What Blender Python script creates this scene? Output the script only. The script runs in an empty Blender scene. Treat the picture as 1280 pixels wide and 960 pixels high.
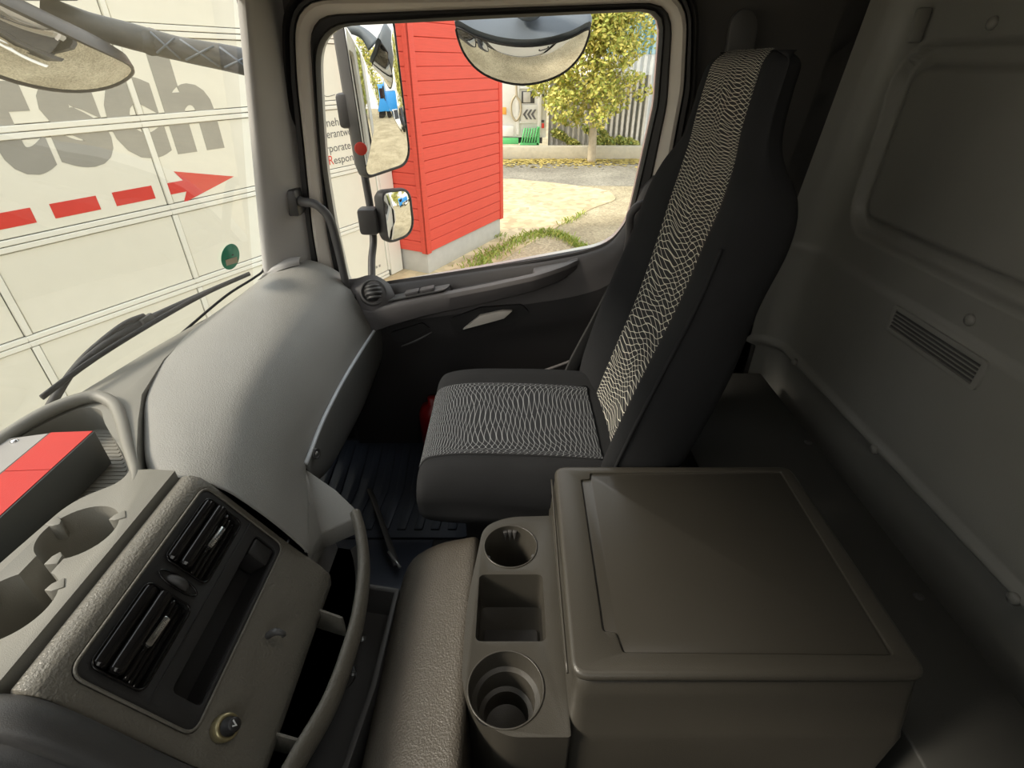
import bpy, bmesh, math, random
from mathutils import Vector, Matrix
random.seed(7)
S = bpy.context.scene
COL = S.collection
H = 2.5                      # the camera's height above the yard; interior numbers below are measured from the camera

# ---------------- camera, sky, lights, exposure ----------------
PITCH = math.radians(32.1)
cam = bpy.data.objects.new('camera', bpy.data.cameras.new('camera'))
cam.data.sensor_width = 36; cam.data.lens = 18.0
cam.data.clip_start = 0.02; cam.data.clip_end = 300
cam.location = (0, 0, H); cam.rotation_euler = (math.pi/2 - PITCH, 0, 0)
COL.objects.link(cam); S.camera = cam

w = bpy.data.worlds.new('sky'); S.world = w; w.use_nodes = True
nt = w.node_tree; nt.nodes.clear()
wo = nt.nodes.new('ShaderNodeOutputWorld'); bg = nt.nodes.new('ShaderNodeBackground')
tc = nt.nodes.new('ShaderNodeTexCoord'); sx = nt.nodes.new('ShaderNodeSeparateXYZ')
rp = nt.nodes.new('ShaderNodeValToRGB')
nt.links.new(tc.outputs['Generated'], sx.inputs[0]); nt.links.new(sx.outputs['Z'], rp.inputs[0])
rp.color_ramp.elements[0].position = 0.0; rp.color_ramp.elements[0].color = (1.0, 0.97, 0.90, 1)
rp.color_ramp.elements[1].position = 0.7; rp.color_ramp.elements[1].color = (0.86, 0.94, 1.0, 1)
nt.links.new(rp.outputs[0], bg.inputs[0]); bg.inputs[1].default_value = 1.0
nt.links.new(bg.outputs[0], wo.inputs[0])

def sun(name, strength, angle, direction, color):
    l = bpy.data.lights.new(name, 'SUN'); l.energy = strength; l.angle = math.radians(angle); l.color = color
    o = bpy.data.objects.new(name, l); COL.objects.link(o)
    o.rotation_euler = Vector(direction).to_track_quat('-Z', 'Y').to_euler(); o.location = (0, 0, 12)
sun('sun', 2.0, 12, (0.70, 0.16, -0.56), (1.0, 0.93, 0.80))

S.view_settings.view_transform = 'Standard'; S.view_settings.look = 'None'
S.view_settings.gamma = 1.0; S.view_settings.use_curve_mapping = False
S.view_settings.exposure = 1.05

# ---------------- measuring helper: turns a bearing seen from the camera into a point on a real plane ----------------
CT, ST = math.cos(PITCH), math.sin(PITCH)
def ray(u, v):
    a = (u-640)/640; b = (480-v)/640
    return Vector((a, CT+b*ST, -ST+b*CT))
def V(u, v, x=None, y=None, z=None):
    d = ray(u, v)
    t = x/d.x if x is not None else (y/d.y if y is not None else z/d.z)
    return d*t

# ---------------- materials ----------------
def newmat(name):
    m = bpy.data.materials.new(name); m.use_nodes = True
    n = m.node_tree; b = n.nodes['Principled BSDF']
    return m, n, b
def node(n, t, **k):
    x = n.nodes.new(t)
    for a, v in k.items(): setattr(x, a, v)
    return x
def plastic(name, col, rough=0.5, scale=900, bump=0.15, spec=0.5, vary=0.08, metal=0, detail=2, voro=False, coat=0, depth=.001):
    m, n, b = newmat(name)
    b.inputs['Roughness'].default_value = rough; b.inputs['Specular IOR Level'].default_value = spec
    b.inputs['Metallic'].default_value = metal; b.inputs['Coat Weight'].default_value = coat
    t = node(n, 'ShaderNodeTexCoord')
    big = node(n, 'ShaderNodeTexNoise'); big.inputs['Scale'].default_value = 9; big.inputs['Detail'].default_value = 5
    n.links.new(t.outputs['Object'], big.inputs['Vector'])
    mx = node(n, 'ShaderNodeMix', data_type='RGBA')
    c = Vector(col)
    mx.inputs[6].default_value = (*(c*(1-vary)), 1); mx.inputs[7].default_value = (*(c*(1+vary)), 1)
    n.links.new(big.outputs['Fac'], mx.inputs[0]); n.links.new(mx.outputs[2], b.inputs['Base Color'])
    if bump > 0:
        g = node(n, 'ShaderNodeTexVoronoi' if voro else 'ShaderNodeTexNoise'); g.inputs['Scale'].default_value = scale
        if not voro: g.inputs['Detail'].default_value = detail
        n.links.new(t.outputs['Object'], g.inputs['Vector'])
        bp = node(n, 'ShaderNodeBump'); bp.inputs['Strength'].default_value = bump; bp.inputs['Distance'].default_value = depth
        n.links.new(g.outputs[0], bp.inputs['Height']); n.links.new(bp.outputs[0], b.inputs['Normal'])
    return m
M = {}
M['dash'] = plastic('dash_plastic', (0.29, 0.283, 0.262), 0.40, 420, 0.6, depth=.0016)
M['dash_tray'] = plastic('tray_plastic', (0.23, 0.22, 0.19), 0.5, 700, 0.4)
M['dash_soft'] = plastic('soft_grained_plastic', (0.175, 0.163, 0.137), 0.34, 260, 0.8, depth=.002)
M['black'] = plastic('black_plastic', (0.028, 0.027, 0.027), 0.38, 900, 0.2)
M['black_matt'] = plastic('matt_black_plastic', (0.03, 0.029, 0.029), 0.6, 600, 0.3)
M['dark'] = plastic('dark_grey_plastic', (0.075, 0.073, 0.072), 0.45, 800, 0.35)
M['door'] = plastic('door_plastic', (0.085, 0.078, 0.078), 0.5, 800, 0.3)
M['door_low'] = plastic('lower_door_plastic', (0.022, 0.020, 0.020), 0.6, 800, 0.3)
M['console'] = plastic('console_plastic', (0.055, 0.050, 0.041), 0.33, 700, 0.4, spec=.6)
M['lid'] = plastic('lid_plastic', (0.042, 0.038, 0.031), 0.30, 1100, 0.2, spec=.6)
M['cover'] = plastic('leathery_engine_cover', (0.078, 0.067, 0.053), 0.42, 300, 0.8, depth=.0022)
M['gloss'] = plastic('gloss_black', (0.012, 0.011, 0.011), 0.12, 10, 0)
M['chrome'] = plastic('bright_metal', (0.75, 0.75, 0.76), 0.22, 10, 0, metal=1)
M['gold'] = plastic('amber_ring', (0.42, 0.36, 0.20), 0.3, 10, 0, metal=0.6)
M['pillar'] = plastic('pillar_trim', (0.38, 0.365, 0.35), 0.6, 500, 0.3)
M['frame'] = plastic('door_frame_paint', (0.62, 0.57, 0.51), 0.45, 50, 0.03)
M['seal'] = plastic('rubber_seal', (0.018, 0.017, 0.017), 0.55, 300, 0.1)
M['fascia'] = plastic('fascia_plastic', (0.17, 0.17, 0.165), 0.45, 700, 0.3)
M['strip'] = plastic('lip_highlight_paint', (0.62, 0.66, 0.70), 0.35, 10, 0)  # pale tone paints the highlight along the dashboard lip
M['rear'] = plastic('rear_wall_plastic', (0.25, 0.245, 0.225), 0.40, 500, 0.35)
M['rear_side'] = plastic('side_wall_plastic', (0.055, 0.052, 0.050), 0.6, 500, 0.3)
M['shelf'] = plastic('shelf_plastic', (0.06, 0.059, 0.054), 0.5, 500, 0.3)
M['roof'] = plastic('roof_lining', (0.13, 0.125, 0.115), 0.9, 300, 0.3)
M['mat'] = plastic('rubber_mat', (0.05, 0.06, 0.085), 0.45, 300, 0.3)
M['fabric'] = plastic('black_seat_fabric', (0.022, 0.0225, 0.024), 0.95, 1500, 0.6, spec=0.15, vary=0.2)
M['belt'] = plastic('belt_webbing', (0.018, 0.018, 0.018), 0.8, 900, 0.4)
M['housing'] = plastic('mirror_housing', (0.055, 0.053, 0.055), 0.5, 300, 0.3)
M['housing_blue'] = plastic('mirror_housing_grey', (0.17, 0.20, 0.235), 0.5, 300, 0.2)
M['strut'] = plastic('dusty_mirror_arm', (0.10, 0.10, 0.095), 0.6, 120, 0.5, vary=0.3)
M['white_paint'] = plastic('white_cab_paint', (0.72, 0.72, 0.68), 0.3, 10, 0)
M['case'] = plastic('grey_case', (0.085, 0.088, 0.082), 0.45, 900, 0.2)
M['case_top'] = plastic('case_top', (0.30, 0.29, 0.28), 0.4, 900, 0.1)
M['red_strip'] = plastic('red_reflector', (0.52, 0.014, 0.008), 0.3, 400, 0.2)
M['red_dark'] = plastic('red_enamel', (0.22, 0.006, 0.006), 0.35, 10, 0)
M['garage'] = plastic('cream_door_panel', (0.76, 0.74, 0.63), 0.5, 60, 0.05, vary=0.04)
M['garage_rail'] = plastic('cream_door_rail', (0.78, 0.77, 0.68), 0.4, 60, 0.02, vary=0.03)
M['print_grey'] = plastic('grey_print', (0.31, 0.30, 0.26), 0.5, 10, 0)
M['print_dark'] = plastic('dark_print', (0.12, 0.12, 0.12), 0.5, 10, 0)
M['print_red'] = plastic('red_print', (0.62, 0.045, 0.03), 0.5, 10, 0)
M['print_white'] = plastic('white_print', (0.8, 0.8, 0.8), 0.5, 10, 0)
M['line'] = plastic('dark_joint_rubber', (0.10, 0.10, 0.09), 0.7, 10, 0)  # dark backing seen through the joints between door panels
M['plinth'] = plastic('concrete_plinth', (0.50, 0.49, 0.45), 0.9, 60, 0.4, vary=0.12)
M['kerb'] = plastic('kerb_concrete', (0.52, 0.48, 0.38), 0.9, 20, 0.5, vary=0.2)
M['sheet'] = plastic('corrugated_sheet', (0.78, 0.80, 0.80), 0.5, 6, 0.1, vary=0.12)
M['sheet_grey'] = plastic('grey_fence_sheet', (0.60, 0.58, 0.53), 0.6, 6, 0.1, vary=0.2)
M['sheet_blue'] = plastic('blue_sheet', (0.40, 0.60, 0.68), 0.5, 6, 0.1, vary=0.1)
M['green'] = plastic('green_paint', (0.12, 0.52, 0.18), 0.5, 6, 0.1)
M['blue'] = plastic('blue_paint', (0.03, 0.25, 0.62), 0.4, 6, 0.0)
M['bark'] = plastic('bark', (0.42, 0.36, 0.26), 0.9, 40, 0.8, vary=0.3)
M['hose'] = plastic('tan_hose', (0.42, 0.36, 0.25), 0.6, 6, 0.0)
M['tyre'] = plastic('tyre', (0.03, 0.03, 0.03), 0.8, 60, 0.3)
M['orange'] = plastic('orange_label', (0.75, 0.35, 0.06), 0.6, 6, 0.0)
M['green_sticker'] = plastic('green_sticker_film', (0.06, 0.34, 0.20), 0.4, 6, 0.0)
M['tan'] = plastic('tan_print', (0.55, 0.48, 0.34), 0.5, 6, 0.0)
M['cloth'] = plastic('silver_bolt', (0.45, 0.46, 0.46), 0.3, 6, 0.0, metal=0.7)

def mirror_mat():
    m, n, b = newmat('mirror_glass')
    b.inputs['Metallic'].default_value = 1; b.inputs['Roughness'].default_value = 0.015
    b.inputs['Base Color'].default_value = (0.80, 0.80, 0.78, 1); return m
M['mirror'] = mirror_mat()
def glass_mat(name, tint, refl=0.35):
    m, n, b = newmat(name); n.nodes.remove(b)
    out = n.nodes['Material Output']
    tr = node(n, 'ShaderNodeBsdfTransparent'); tr.inputs[0].default_value = (*tint, 1)
    gl = node(n, 'ShaderNodeBsdfGlossy'); gl.inputs['Roughness'].default_value = 0.02
    lw = node(n, 'ShaderNodeFresnel'); lw.inputs[0].default_value = 1.45
    ml = node(n, 'ShaderNodeMath', operation='MULTIPLY'); ml.inputs[1].default_value = refl
    mx = node(n, 'ShaderNodeMixShader')
    n.links.new(lw.outputs[0], ml.inputs[0]); n.links.new(ml.outputs[0], mx.inputs[0])
    n.links.new(tr.outputs[0], mx.inputs[1]); n.links.new(gl.outputs[0], mx.inputs[2]); n.links.new(mx.outputs[0], out.inputs[0])
    return m
M['glass'] = glass_mat('window_glass', (0.96, 0.935, 0.90), 0.12)

def weave_mat(name, base, thread, freq, amp, wfreq, width):
    """two families of thin wavy threads that cross, on UV (u across, v along)"""
    m, n, b = newmat(name)
    b.inputs['Roughness'].default_value = 0.95; b.inputs['Specular IOR Level'].default_value = 0.1
    uv = node(n, 'ShaderNodeUVMap'); uv.uv_map = 'UVMap'
    sp = node(n, 'ShaderNodeSeparateXYZ'); n.links.new(uv.outputs[0], sp.inputs[0])
    def mth(op, a, c=None):
        x = node(n, 'ShaderNodeMath', operation=op)
        for i, q in enumerate((a, c)):
            if q is None: continue
            if isinstance(q, (int, float)): x.inputs[i].default_value = q
            else: n.links.new(q, x.inputs[i])
        return x.outputs[0]
    U, W = sp.outputs['X'], sp.outputs['Y']
    nz = node(n, 'ShaderNodeTexNoise'); nz.inputs['Scale'].default_value = 3.2; nz.inputs['Detail'].default_value = 1
    n.links.new(uv.outputs[0], nz.inputs['Vector'])
    nn = mth('SUBTRACT', nz.outputs['Fac'], 0.5)
    lines = []
    drift = mth('MULTIPLY', mth('SINE', mth('ADD', mth('MULTIPLY', U, 7.0), mth('MULTIPLY', W, 3.0))), 0.022)
    base_w = mth('ADD', mth('ADD', W, drift), mth('MULTIPLY', nn, 0.09))
    ph0 = mth('ADD', mth('MULTIPLY', U, wfreq), mth('MULTIPLY', nn, 9.0))
    for sg, ph in ((1.0, 0.0), (-1.0, 0.5)):
        wv = mth('MULTIPLY', mth('SINE', mth('ADD', ph0, ph)), sg*amp)
        tri = mth('ABSOLUTE', mth('SUBTRACT', mth('FRACT', mth('MULTIPLY', mth('ADD', base_w, wv), freq)), 0.5))
        ln = node(n, 'ShaderNodeMapRange'); ln.inputs['From Min'].default_value = width*0.45; ln.inputs['From Max'].default_value = width
        ln.inputs['To Min'].default_value = 1; ln.inputs['To Max'].default_value = 0
        n.links.new(tri, ln.inputs['Value']); lines.append(ln.outputs[0])
    mx = mth('MAXIMUM', lines[0], lines[1])
    cm = node(n, 'ShaderNodeMix', data_type='RGBA')
    cm.inputs[6].default_value = (*base, 1); cm.inputs[7].default_value = (*thread, 1)
    n.links.new(mx, cm.inputs[0]); n.links.new(cm.outputs[2], b.inputs['Base Color'])
    bp = node(n, 'ShaderNodeBump'); bp.inputs['Strength'].default_value = 0.4; bp.inputs['Distance'].default_value = 0.001
    n.links.new(mx, bp.inputs['Height']); n.links.new(bp.outputs[0], b.inputs['Normal'])
    return m
M['weave_back'] = weave_mat('patterned_back_fabric', (0.035, 0.035, 0.037), (0.78, 0.75, 0.64), 33, 0.014, 24.0, 0.062)
M['weave_seat'] = weave_mat('patterned_seat_fabric', (0.030, 0.031, 0.034), (0.30, 0.31, 0.32), 38, 0.0125, 34.0, 0.065)

def wood_mat(name, col):
    m, n, b = newmat(name); b.inputs['Roughness'].default_value = 0.6
    t = node(n, 'ShaderNodeTexCoord'); mp = node(n, 'ShaderNodeMapping'); mp.inputs['Scale'].default_value = (3, 3, 60)
    nz = node(n, 'ShaderNodeTexNoise'); nz.inputs['Scale'].default_value = 1.5; nz.inputs['Detail'].default_value = 6
    n.links.new(t.outputs['Object'], mp.inputs[0]); n.links.new(mp.outputs[0], nz.inputs['Vector'])
    mx = node(n, 'ShaderNodeMix', data_type='RGBA'); c = Vector(col)
    mx.inputs[6].default_value = (*(c*0.82), 1); mx.inputs[7].default_value = (*(c*1.15), 1)
    n.links.new(nz.outputs['Fac'], mx.inputs[0]); n.links.new(mx.outputs[2], b.inputs['Base Color'])
    return m
M['redwood'] = wood_mat('red_painted_board', (0.72, 0.085, 0.055))

def ground_mat(name, cols, scale=60, bump=0.6, big=1.2):
    m, n, b = newmat(name); b.inputs['Roughness'].default_value = 0.95; b.inputs['Specular IOR Level'].default_value = 0.2
    t = node(n, 'ShaderNodeTexCoord')
    n1 = node(n, 'ShaderNodeTexNoise'); n1.inputs['Scale'].default_value = big; n1.inputs['Detail'].default_value = 8
    n2 = node(n, 'ShaderNodeTexVoronoi'); n2.inputs['Scale'].default_value = scale
    for q in (n1, n2): n.links.new(t.outputs['Object'], q.inputs['Vector'])
    r = node(n, 'ShaderNodeValToRGB'); r.color_ramp.elements[0].position = 0.3; r.color_ramp.elements[1].position = 0.7
    r.color_ramp.elements[0].color = (*cols[0], 1); r.color_ramp.elements[1].color = (*cols[1], 1)
    n.links.new(n1.outputs['Fac'], r.inputs[0])
    mx = node(n, 'ShaderNodeMix', data_type='RGBA', blend_type='MULTIPLY'); mx.inputs[0].default_value = 0.45
    bw = node(n, 'ShaderNodeRGBToBW'); n.links.new(n2.outputs['Color'], bw.inputs[0])
    n.links.new(r.outputs[0], mx.inputs[6]); n.links.new(bw.outputs[0], mx.inputs[7])
    hs = node(n, 'ShaderNodeHueSaturation'); hs.inputs['Saturation'].default_value = 1.0; hs.inputs['Value'].default_value = 1.15
    n.links.new(mx.outputs[2], hs.inputs['Color']); n.links.new(hs.outputs[0], b.inputs['Base Color'])
    bp = node(n, 'ShaderNodeBump'); bp.inputs['Strength'].default_value = bump; bp.inputs['Distance'].default_value = 0.02
    n.links.new(n2.outputs['Distance'], bp.inputs['Height']); n.links.new(bp.outputs[0], b.inputs['Normal'])
    return m
M['gravel'] = ground_mat('pale_gravel', ((0.36, 0.30, 0.19), (0.56, 0.48, 0.32)), 30)
M['asphalt'] = ground_mat('worn_asphalt', ((0.22, 0.20, 0.16), (0.38, 0.35, 0.28)), 25, 0.4, 0.7)
M['slab'] = ground_mat('worn_concrete', ((0.56, 0.44, 0.26), (0.68, 0.57, 0.37)), 8, 0.1, 0.9)
def leaf_mat(name, c1, c2):
    m, n, b = newmat(name); b.inputs['Roughness'].default_value = 0.7
    g = node(n, 'ShaderNodeNewGeometry'); r = node(n, 'ShaderNodeValToRGB')
    r.color_ramp.elements[0].color = (*c1, 1); r.color_ramp.elements[1].color = (*c2, 1)
    n.links.new(g.outputs['Random Per Island'], r.inputs[0]); n.links.new(r.outputs[0], b.inputs['Base Color'])
    return m
M['leaf'] = leaf_mat('autumn_leaves', (0.26, 0.33, 0.05), (0.68, 0.57, 0.14))
M['leaf_dark'] = leaf_mat('green_leaves', (0.16, 0.24, 0.05), (0.50, 0.46, 0.12))
M['grass'] = leaf_mat('grass_blades', (0.22, 0.34, 0.05), (0.52, 0.55, 0.14))
M['litter'] = leaf_mat('fallen_leaves', (0.30, 0.22, 0.05), (0.62, 0.50, 0.16))

# ---------------- object helpers ----------------
POS = {}
def tag(o, label=None, cat=None, group=None, kind=None):
    if label: o['label'] = label
    if cat: o['category'] = cat
    if group: o['group'] = group
    if kind: o['kind'] = kind
    return o
def thing(name, loc, label=None, cat=None, group=None, kind=None):
    o = bpy.data.objects.new(name, None); o.empty_display_size = 0.05; COL.objects.link(o)
    o.location = (loc[0], loc[1], loc[2]+H); POS[o.name] = Vector(loc)
    return tag(o, label, cat, group, kind)
def sharp(bm, ang=38):
    lim = math.radians(ang)
    for e in bm.edges:
        if len(e.link_faces) == 2 and e.calc_face_angle(0) > lim: e.smooth = False
    for f in bm.faces: f.smooth = True
def obj(name, bm, mat, parent=None, ang=38, origin=None):
    """bm holds points measured from the camera; links ONE mesh object"""
    sharp(bm, ang)
    if parent is not None: org = POS[parent.name]
    elif origin is not None: org = Vector(origin)
    else:
        xs = [v.co for v in bm.verts]
        org = Vector(((min(c.x for c in xs)+max(c.x for c in xs))/2, (min(c.y for c in xs)+max(c.y for c in xs))/2, min(c.z for c in xs)))
    bmesh.ops.translate(bm, verts=bm.verts, vec=-org)
    me = bpy.data.meshes.new(name); bm.to_mesh(me); bm.free()
    me.materials.append(M[mat] if isinstance(mat, str) else mat)
    o = bpy.data.objects.new(name, me); COL.objects.link(o); POS[o.name] = org.copy()
    if parent is not None: o.parent = parent
    else: o.location = (org.x, org.y, org.z+H)
    return o
def inst(name, mesh, parent, loc, rot=None, scale=None):
    o = bpy.data.objects.new(name, mesh); COL.objects.link(o); o.parent = parent
    o.location = Vector(loc) - POS[parent.name]
    POS[o.name] = Vector(loc)
    if rot: o.rotation_euler = rot
    if scale: o.scale = scale
    return o
def BM(): return bmesh.new()
def addbox(bm, x0, x1, y0, y1, z0, z1, bev=0, seg=2, mtx=None):
    r = bmesh.ops.create_cube(bm, size=1)
    vs = r['verts']
    bmesh.ops.scale(bm, verts=vs, vec=(abs(x1-x0), abs(y1-y0), abs(z1-z0)))
    bmesh.ops.translate(bm, verts=vs, vec=((x0+x1)/2, (y0+y1)/2, (z0+z1)/2))
    if bev:
        es = list({e for v in vs for e in v.link_edges})
        rr = bmesh.ops.bevel(bm, geom=es, offset=bev, segments=seg, profile=0.5, affect='EDGES', clamp_overlap=True)
        vs = list({v for v in rr['verts']} | {v for v in vs if v.is_valid})
    if mtx is not None: bmesh.ops.transform(bm, matrix=mtx, verts=[v for v in vs if v.is_valid])
    return bm
def box(*a, **k): return addbox(BM(), *a, **k)
def catmull(pts, n, closed=False):
    pts = [Vector(p) for p in pts]; N = len(pts); out = []
    segs = N if closed else N-1
    for i in range(segs):
        g = lambda j: pts[j % N] if closed else pts[max(0, min(N-1, j))]
        p0, p1, p2, p3 = g(i-1), g(i), g(i+1), g(i+2)
        for k in range(n):
            t = k/n
            out.append(0.5*((2*p1)+(p2-p0)*t+(2*p0-5*p1+4*p2-p3)*t*t+(3*p1-p0-3*p2+p3)*t**3))
    if not closed: out.append(pts[-1].copy())
    return out
def skin_rings(bm, rings, closed_ring=True, caps=False, loop=False):
    vr = [[bm.verts.new(p) for p in r] for r in rings]
    n = len(rings[0]); R = len(vr)
    for i in range(R if loop else R-1):
        a, b = vr[i], vr[(i+1) % R]
        for j in range(n if closed_ring else n-1):
            k = (j+1) % n
            bm.faces.new((a[j], a[k], b[k], b[j]))
    if caps:
        bm.faces.new(list(reversed(vr[0]))); bm.faces.new(vr[-1])
    return vr
def addtube(bm, pts, r, seg=10, smooth=6, closed=False, flat=None):
    """r may be one radius or one per control point; flat=(width, height, normal) gives a strap"""
    P = catmull(pts, smooth, closed) if smooth > 1 else [Vector(p) for p in pts]
    n = len(P)
    if not isinstance(r, (list, tuple)): rr = [r]*n
    else:
        rr = []
        for i in range(n):
            t = i/(n-1)*(len(r)-1); k = min(int(t), len(r)-2); rr.append(r[k]+(r[k+1]-r[k])*(t-k))
    rings = []; up = None
    for i in range(n):
        T = (P[(i+1) % n]-P[i-1]) if closed else (P[min(n-1, i+1)]-P[max(0, i-1)])
        T.normalize()
        if up is None:
            up = Vector((0, 0, 1)) if abs(T.z) < 0.9 else Vector((1, 0, 0))
        if flat: up = Vector(flat[2])
        A = T.cross(up).normalized(); B = A.cross(T).normalized(); up = B
        ring = []
        for j in range(seg):
            q = 2*math.pi*j/seg
            if flat: ring.append(P[i]+A*math.cos(q)*flat[0]/2+B*math.sin(q)*flat[1]/2)
            else: ring.append(P[i]+(A*math.cos(q)+B*math.sin(q))*rr[i])
        rings.append(ring)
    skin_rings(bm, rings, True, caps=not closed, loop=closed)
    return bm
def tube(*a, **k): return addtube(BM(), *a, **k)
def addlathe(bm, prof, mtx, seg=32):
    """prof: (radius, height) list; spun round local z, then moved by mtx"""
    rings = [[mtx @ Vector((max(r, 1e-4)*math.cos(2*math.pi*j/seg), max(r, 1e-4)*math.sin(2*math.pi*j/seg), h)) for j in range(seg)] for r, h in prof]
    skin_rings(bm, rings, True, caps=True); return bm
def lathe(prof, mtx, seg=32): return addlathe(BM(), prof, mtx, seg)
def frame_mtx(o, xa, ya):
    xa = Vector(xa).normalized(); ya = Vector(ya); za = xa.cross(ya).normalized(); ya = za.cross(xa).normalized()
    m = Matrix.Identity(4)
    for i, a in enumerate((xa, ya, za)):
        for k in range(3): m[k][i] = a[k]
    m.translation = Vector(o); return m
def axis_mtx(o, za):
    za = Vector(za).normalized(); xa = za.orthogonal().normalized()
    return frame_mtx(o, xa, za.cross(xa))
def rounded(poly, r, n=6):
    """2D polygon -> points with rounded corners; r one number or one per corner"""
    out = []; N = len(poly)
    for i in range(N):
        p = Vector(poly[i][:2]); a = Vector(poly[i-1][:2])-p; b = Vector(poly[(i+1) % N][:2])-p
        rad = r[i] if isinstance(r, (list, tuple)) else r
        d = min(rad, a.length*0.48, b.length*0.48)
        p0 = p+a.normalized()*d; p1 = p+b.normalized()*d
        if d < 1e-5: out.append(p); continue
        for k in range(n+1):
            t = k/n; out.append(p0*(1-t)**2+p*2*t*(1-t)+p1*t*t)
    return out
def addprism(bm, poly, h0, h1, mtx=None):
    mtx = mtx or Matrix.Identity(4)
    lo = [bm.verts.new(mtx @ Vector((p[0], p[1], h0))) for p in poly]; hi = [bm.verts.new(mtx @ Vector((p[0], p[1], h1))) for p in poly]
    n = len(poly)
    for i in range(n): bm.faces.new((lo[i], lo[(i+1) % n], hi[(i+1) % n], hi[i]))
    bm.faces.new(list(reversed(lo))); bm.faces.new(hi)
    bmesh.ops.recalc_face_normals(bm, faces=bm.faces)
    return bm
def prism(*a, **k): return addprism(BM(), *a, **k)
def bevel_bm(bm, off, seg=2, ang=40):
    es = [e for e in bm.edges if len(e.link_faces) == 2 and e.calc_face_angle(0) > math.radians(ang)]
    bmesh.ops.bevel(bm, geom=es, offset=off, segments=seg, profile=0.5, affect='EDGES', clamp_overlap=True); return bm
def patch(rows, nu=5, nv=5, thick=0):
    g = [catmull(r, nu) for r in rows]
    cols = [catmull([g[i][j] for i in range(len(g))], nv) for j in range(len(g[0]))]
    bm = BM(); n = len(cols[0])
    skin_rings(bm, [[c[i] for c in cols] for i in range(n)], False)
    bmesh.ops.recalc_face_normals(bm, faces=bm.faces)
    if thick:
        bm.normal_update(); fs = bm.faces[:]; vs = bm.verts[:]; be = [e for e in bm.edges if len(e.link_faces) == 1]
        low = {v: bm.verts.new(v.co-v.normal*thick) for v in vs}
        for f in fs: bm.faces.new([low[v] for v in reversed(f.verts)])
        for e in be:
            l = e.link_loops[0]; a, b = l.vert, l.link_loop_next.vert
            bm.faces.new((b, a, low[a], low[b]))
        bm.normal_update()
    return bm
def cut(bm, cutters, bev=0, seg=2):
    """boolean difference, then an optional small bevel on the crisp edges; returns a new bmesh"""
    me = bpy.data.meshes.new('t'); bmesh.ops.recalc_face_normals(bm, faces=bm.faces); bm.to_mesh(me); bm.free()
    o = bpy.data.objects.new('t', me); COL.objects.link(o); tmp = []
    for c in cutters:
        bmesh.ops.recalc_face_normals(c, faces=c.faces)
        m2 = bpy.data.meshes.new('c'); c.to_mesh(m2); c.free()
        q = bpy.data.objects.new('c', m2); COL.objects.link(q); tmp.append(q)
        md = o.modifiers.new('b', 'BOOLEAN'); md.object = q; md.operation = 'DIFFERENCE'; md.solver = 'EXACT'
    if bev:
        md = o.modifiers.new('v', 'BEVEL'); md.width = bev; md.segments = seg; md.limit_method = 'ANGLE'; md.angle_limit = math.radians(35)
    dg = bpy.context.evaluated_depsgraph_get(); dg.update()
    ev = o.evaluated_get(dg); me2 = bpy.data.meshes.new_from_object(ev)
    r = BM(); r.from_mesh(me2)
    for q in tmp+[o]:
        d = q.data; bpy.data.objects.remove(q); bpy.data.meshes.remove(d)
    bpy.data.meshes.remove(me2)
    return r
def struct(name, bm, mat, **k):
    o = obj(name, bm, mat, **k); o['kind'] = 'structure'; return o
def loft_loops(loops):
    bm = BM(); skin_rings(bm, loops, True); bmesh.ops.recalc_face_normals(bm, faces=bm.faces); return bm
def radial(poly, c, n=128):
    """resample a star-shaped 2D loop by angle round c"""
    out = []; N = len(poly)
    for k in range(n):
        a = 2*math.pi*k/n; d = Vector((math.cos(a), math.sin(a))); best = None
        for i in range(N):
            p = Vector(poly[i][:2])-c; q = Vector(poly[(i+1) % N][:2])-c; e = q-p
            den = d.x*e.y-d.y*e.x
            if abs(den) < 1e-12: continue
            t = (p.x*e.y-p.y*e.x)/den; s = (p.x*d.y-p.y*d.x)/den
            if t > 0 and -1e-6 <= s <= 1+1e-6 and (best is None or t > best): best = t
        out.append(c+d*(best or 0))
    return out
def text_bm(s, size, mtx, offset=0.0, extrude=0.001, xs=1.0):
    cu = bpy.data.curves.new('t', 'FONT'); cu.body = s; cu.size = size; cu.offset = offset; cu.extrude = extrude; cu.resolution_u = 4
    o = bpy.data.objects.new('t', cu); COL.objects.link(o)
    dg = bpy.context.evaluated_depsgraph_get(); dg.update()
    me = bpy.data.meshes.new_from_object(o.evaluated_get(dg)); bm = BM(); bm.from_mesh(me)
    bpy.data.objects.remove(o); bpy.data.curves.remove(cu); bpy.data.meshes.remove(me)
    bmesh.ops.transform(bm, matrix=mtx @ Matrix.Diagonal((xs, 1, 1, 1)), verts=bm.verts)
    return bm

# ================= the cab shell (the setting) =================
YR, YL, XR, ZF, ZC = 1.68, -0.40, 1.00, -1.30, 0.42
struct('floor', box(-1.0, 1.1, YL-.03, YR+.03, ZF-.03, ZF), 'black_matt')
ceil = struct('ceiling', box(-0.75, 1.1, YL-.03, YR+.03, ZC, ZC+.03), 'roof')
# unseen fill lamp, added under the roof to brighten the interior
dl = thing('cab_fill_lamp', (.15, .35, ZC-.03), 'added flat fill lamp under the cab roof, out of view', 'lamp')
obj('fill_lamp_body', bevel_bm(box(.0, .30, .25, .45, ZC-.025, ZC), .006), 'roof', dl)
ll = bpy.data.lights.new('cab_fill_light', 'AREA'); ll.shape = 'RECTANGLE'; ll.size = .26; ll.size_y = .16; ll.energy = 0.6; ll.color = (1.0, .93, .82)
lo_ = bpy.data.objects.new('cab_fill_light', ll); COL.objects.link(lo_); lo_.location = (.15, .35, ZC-.03+H)
def wsx(y, z): return -.93+.16*((y-.64)/.86)**2+.2*(z+.59)
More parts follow.
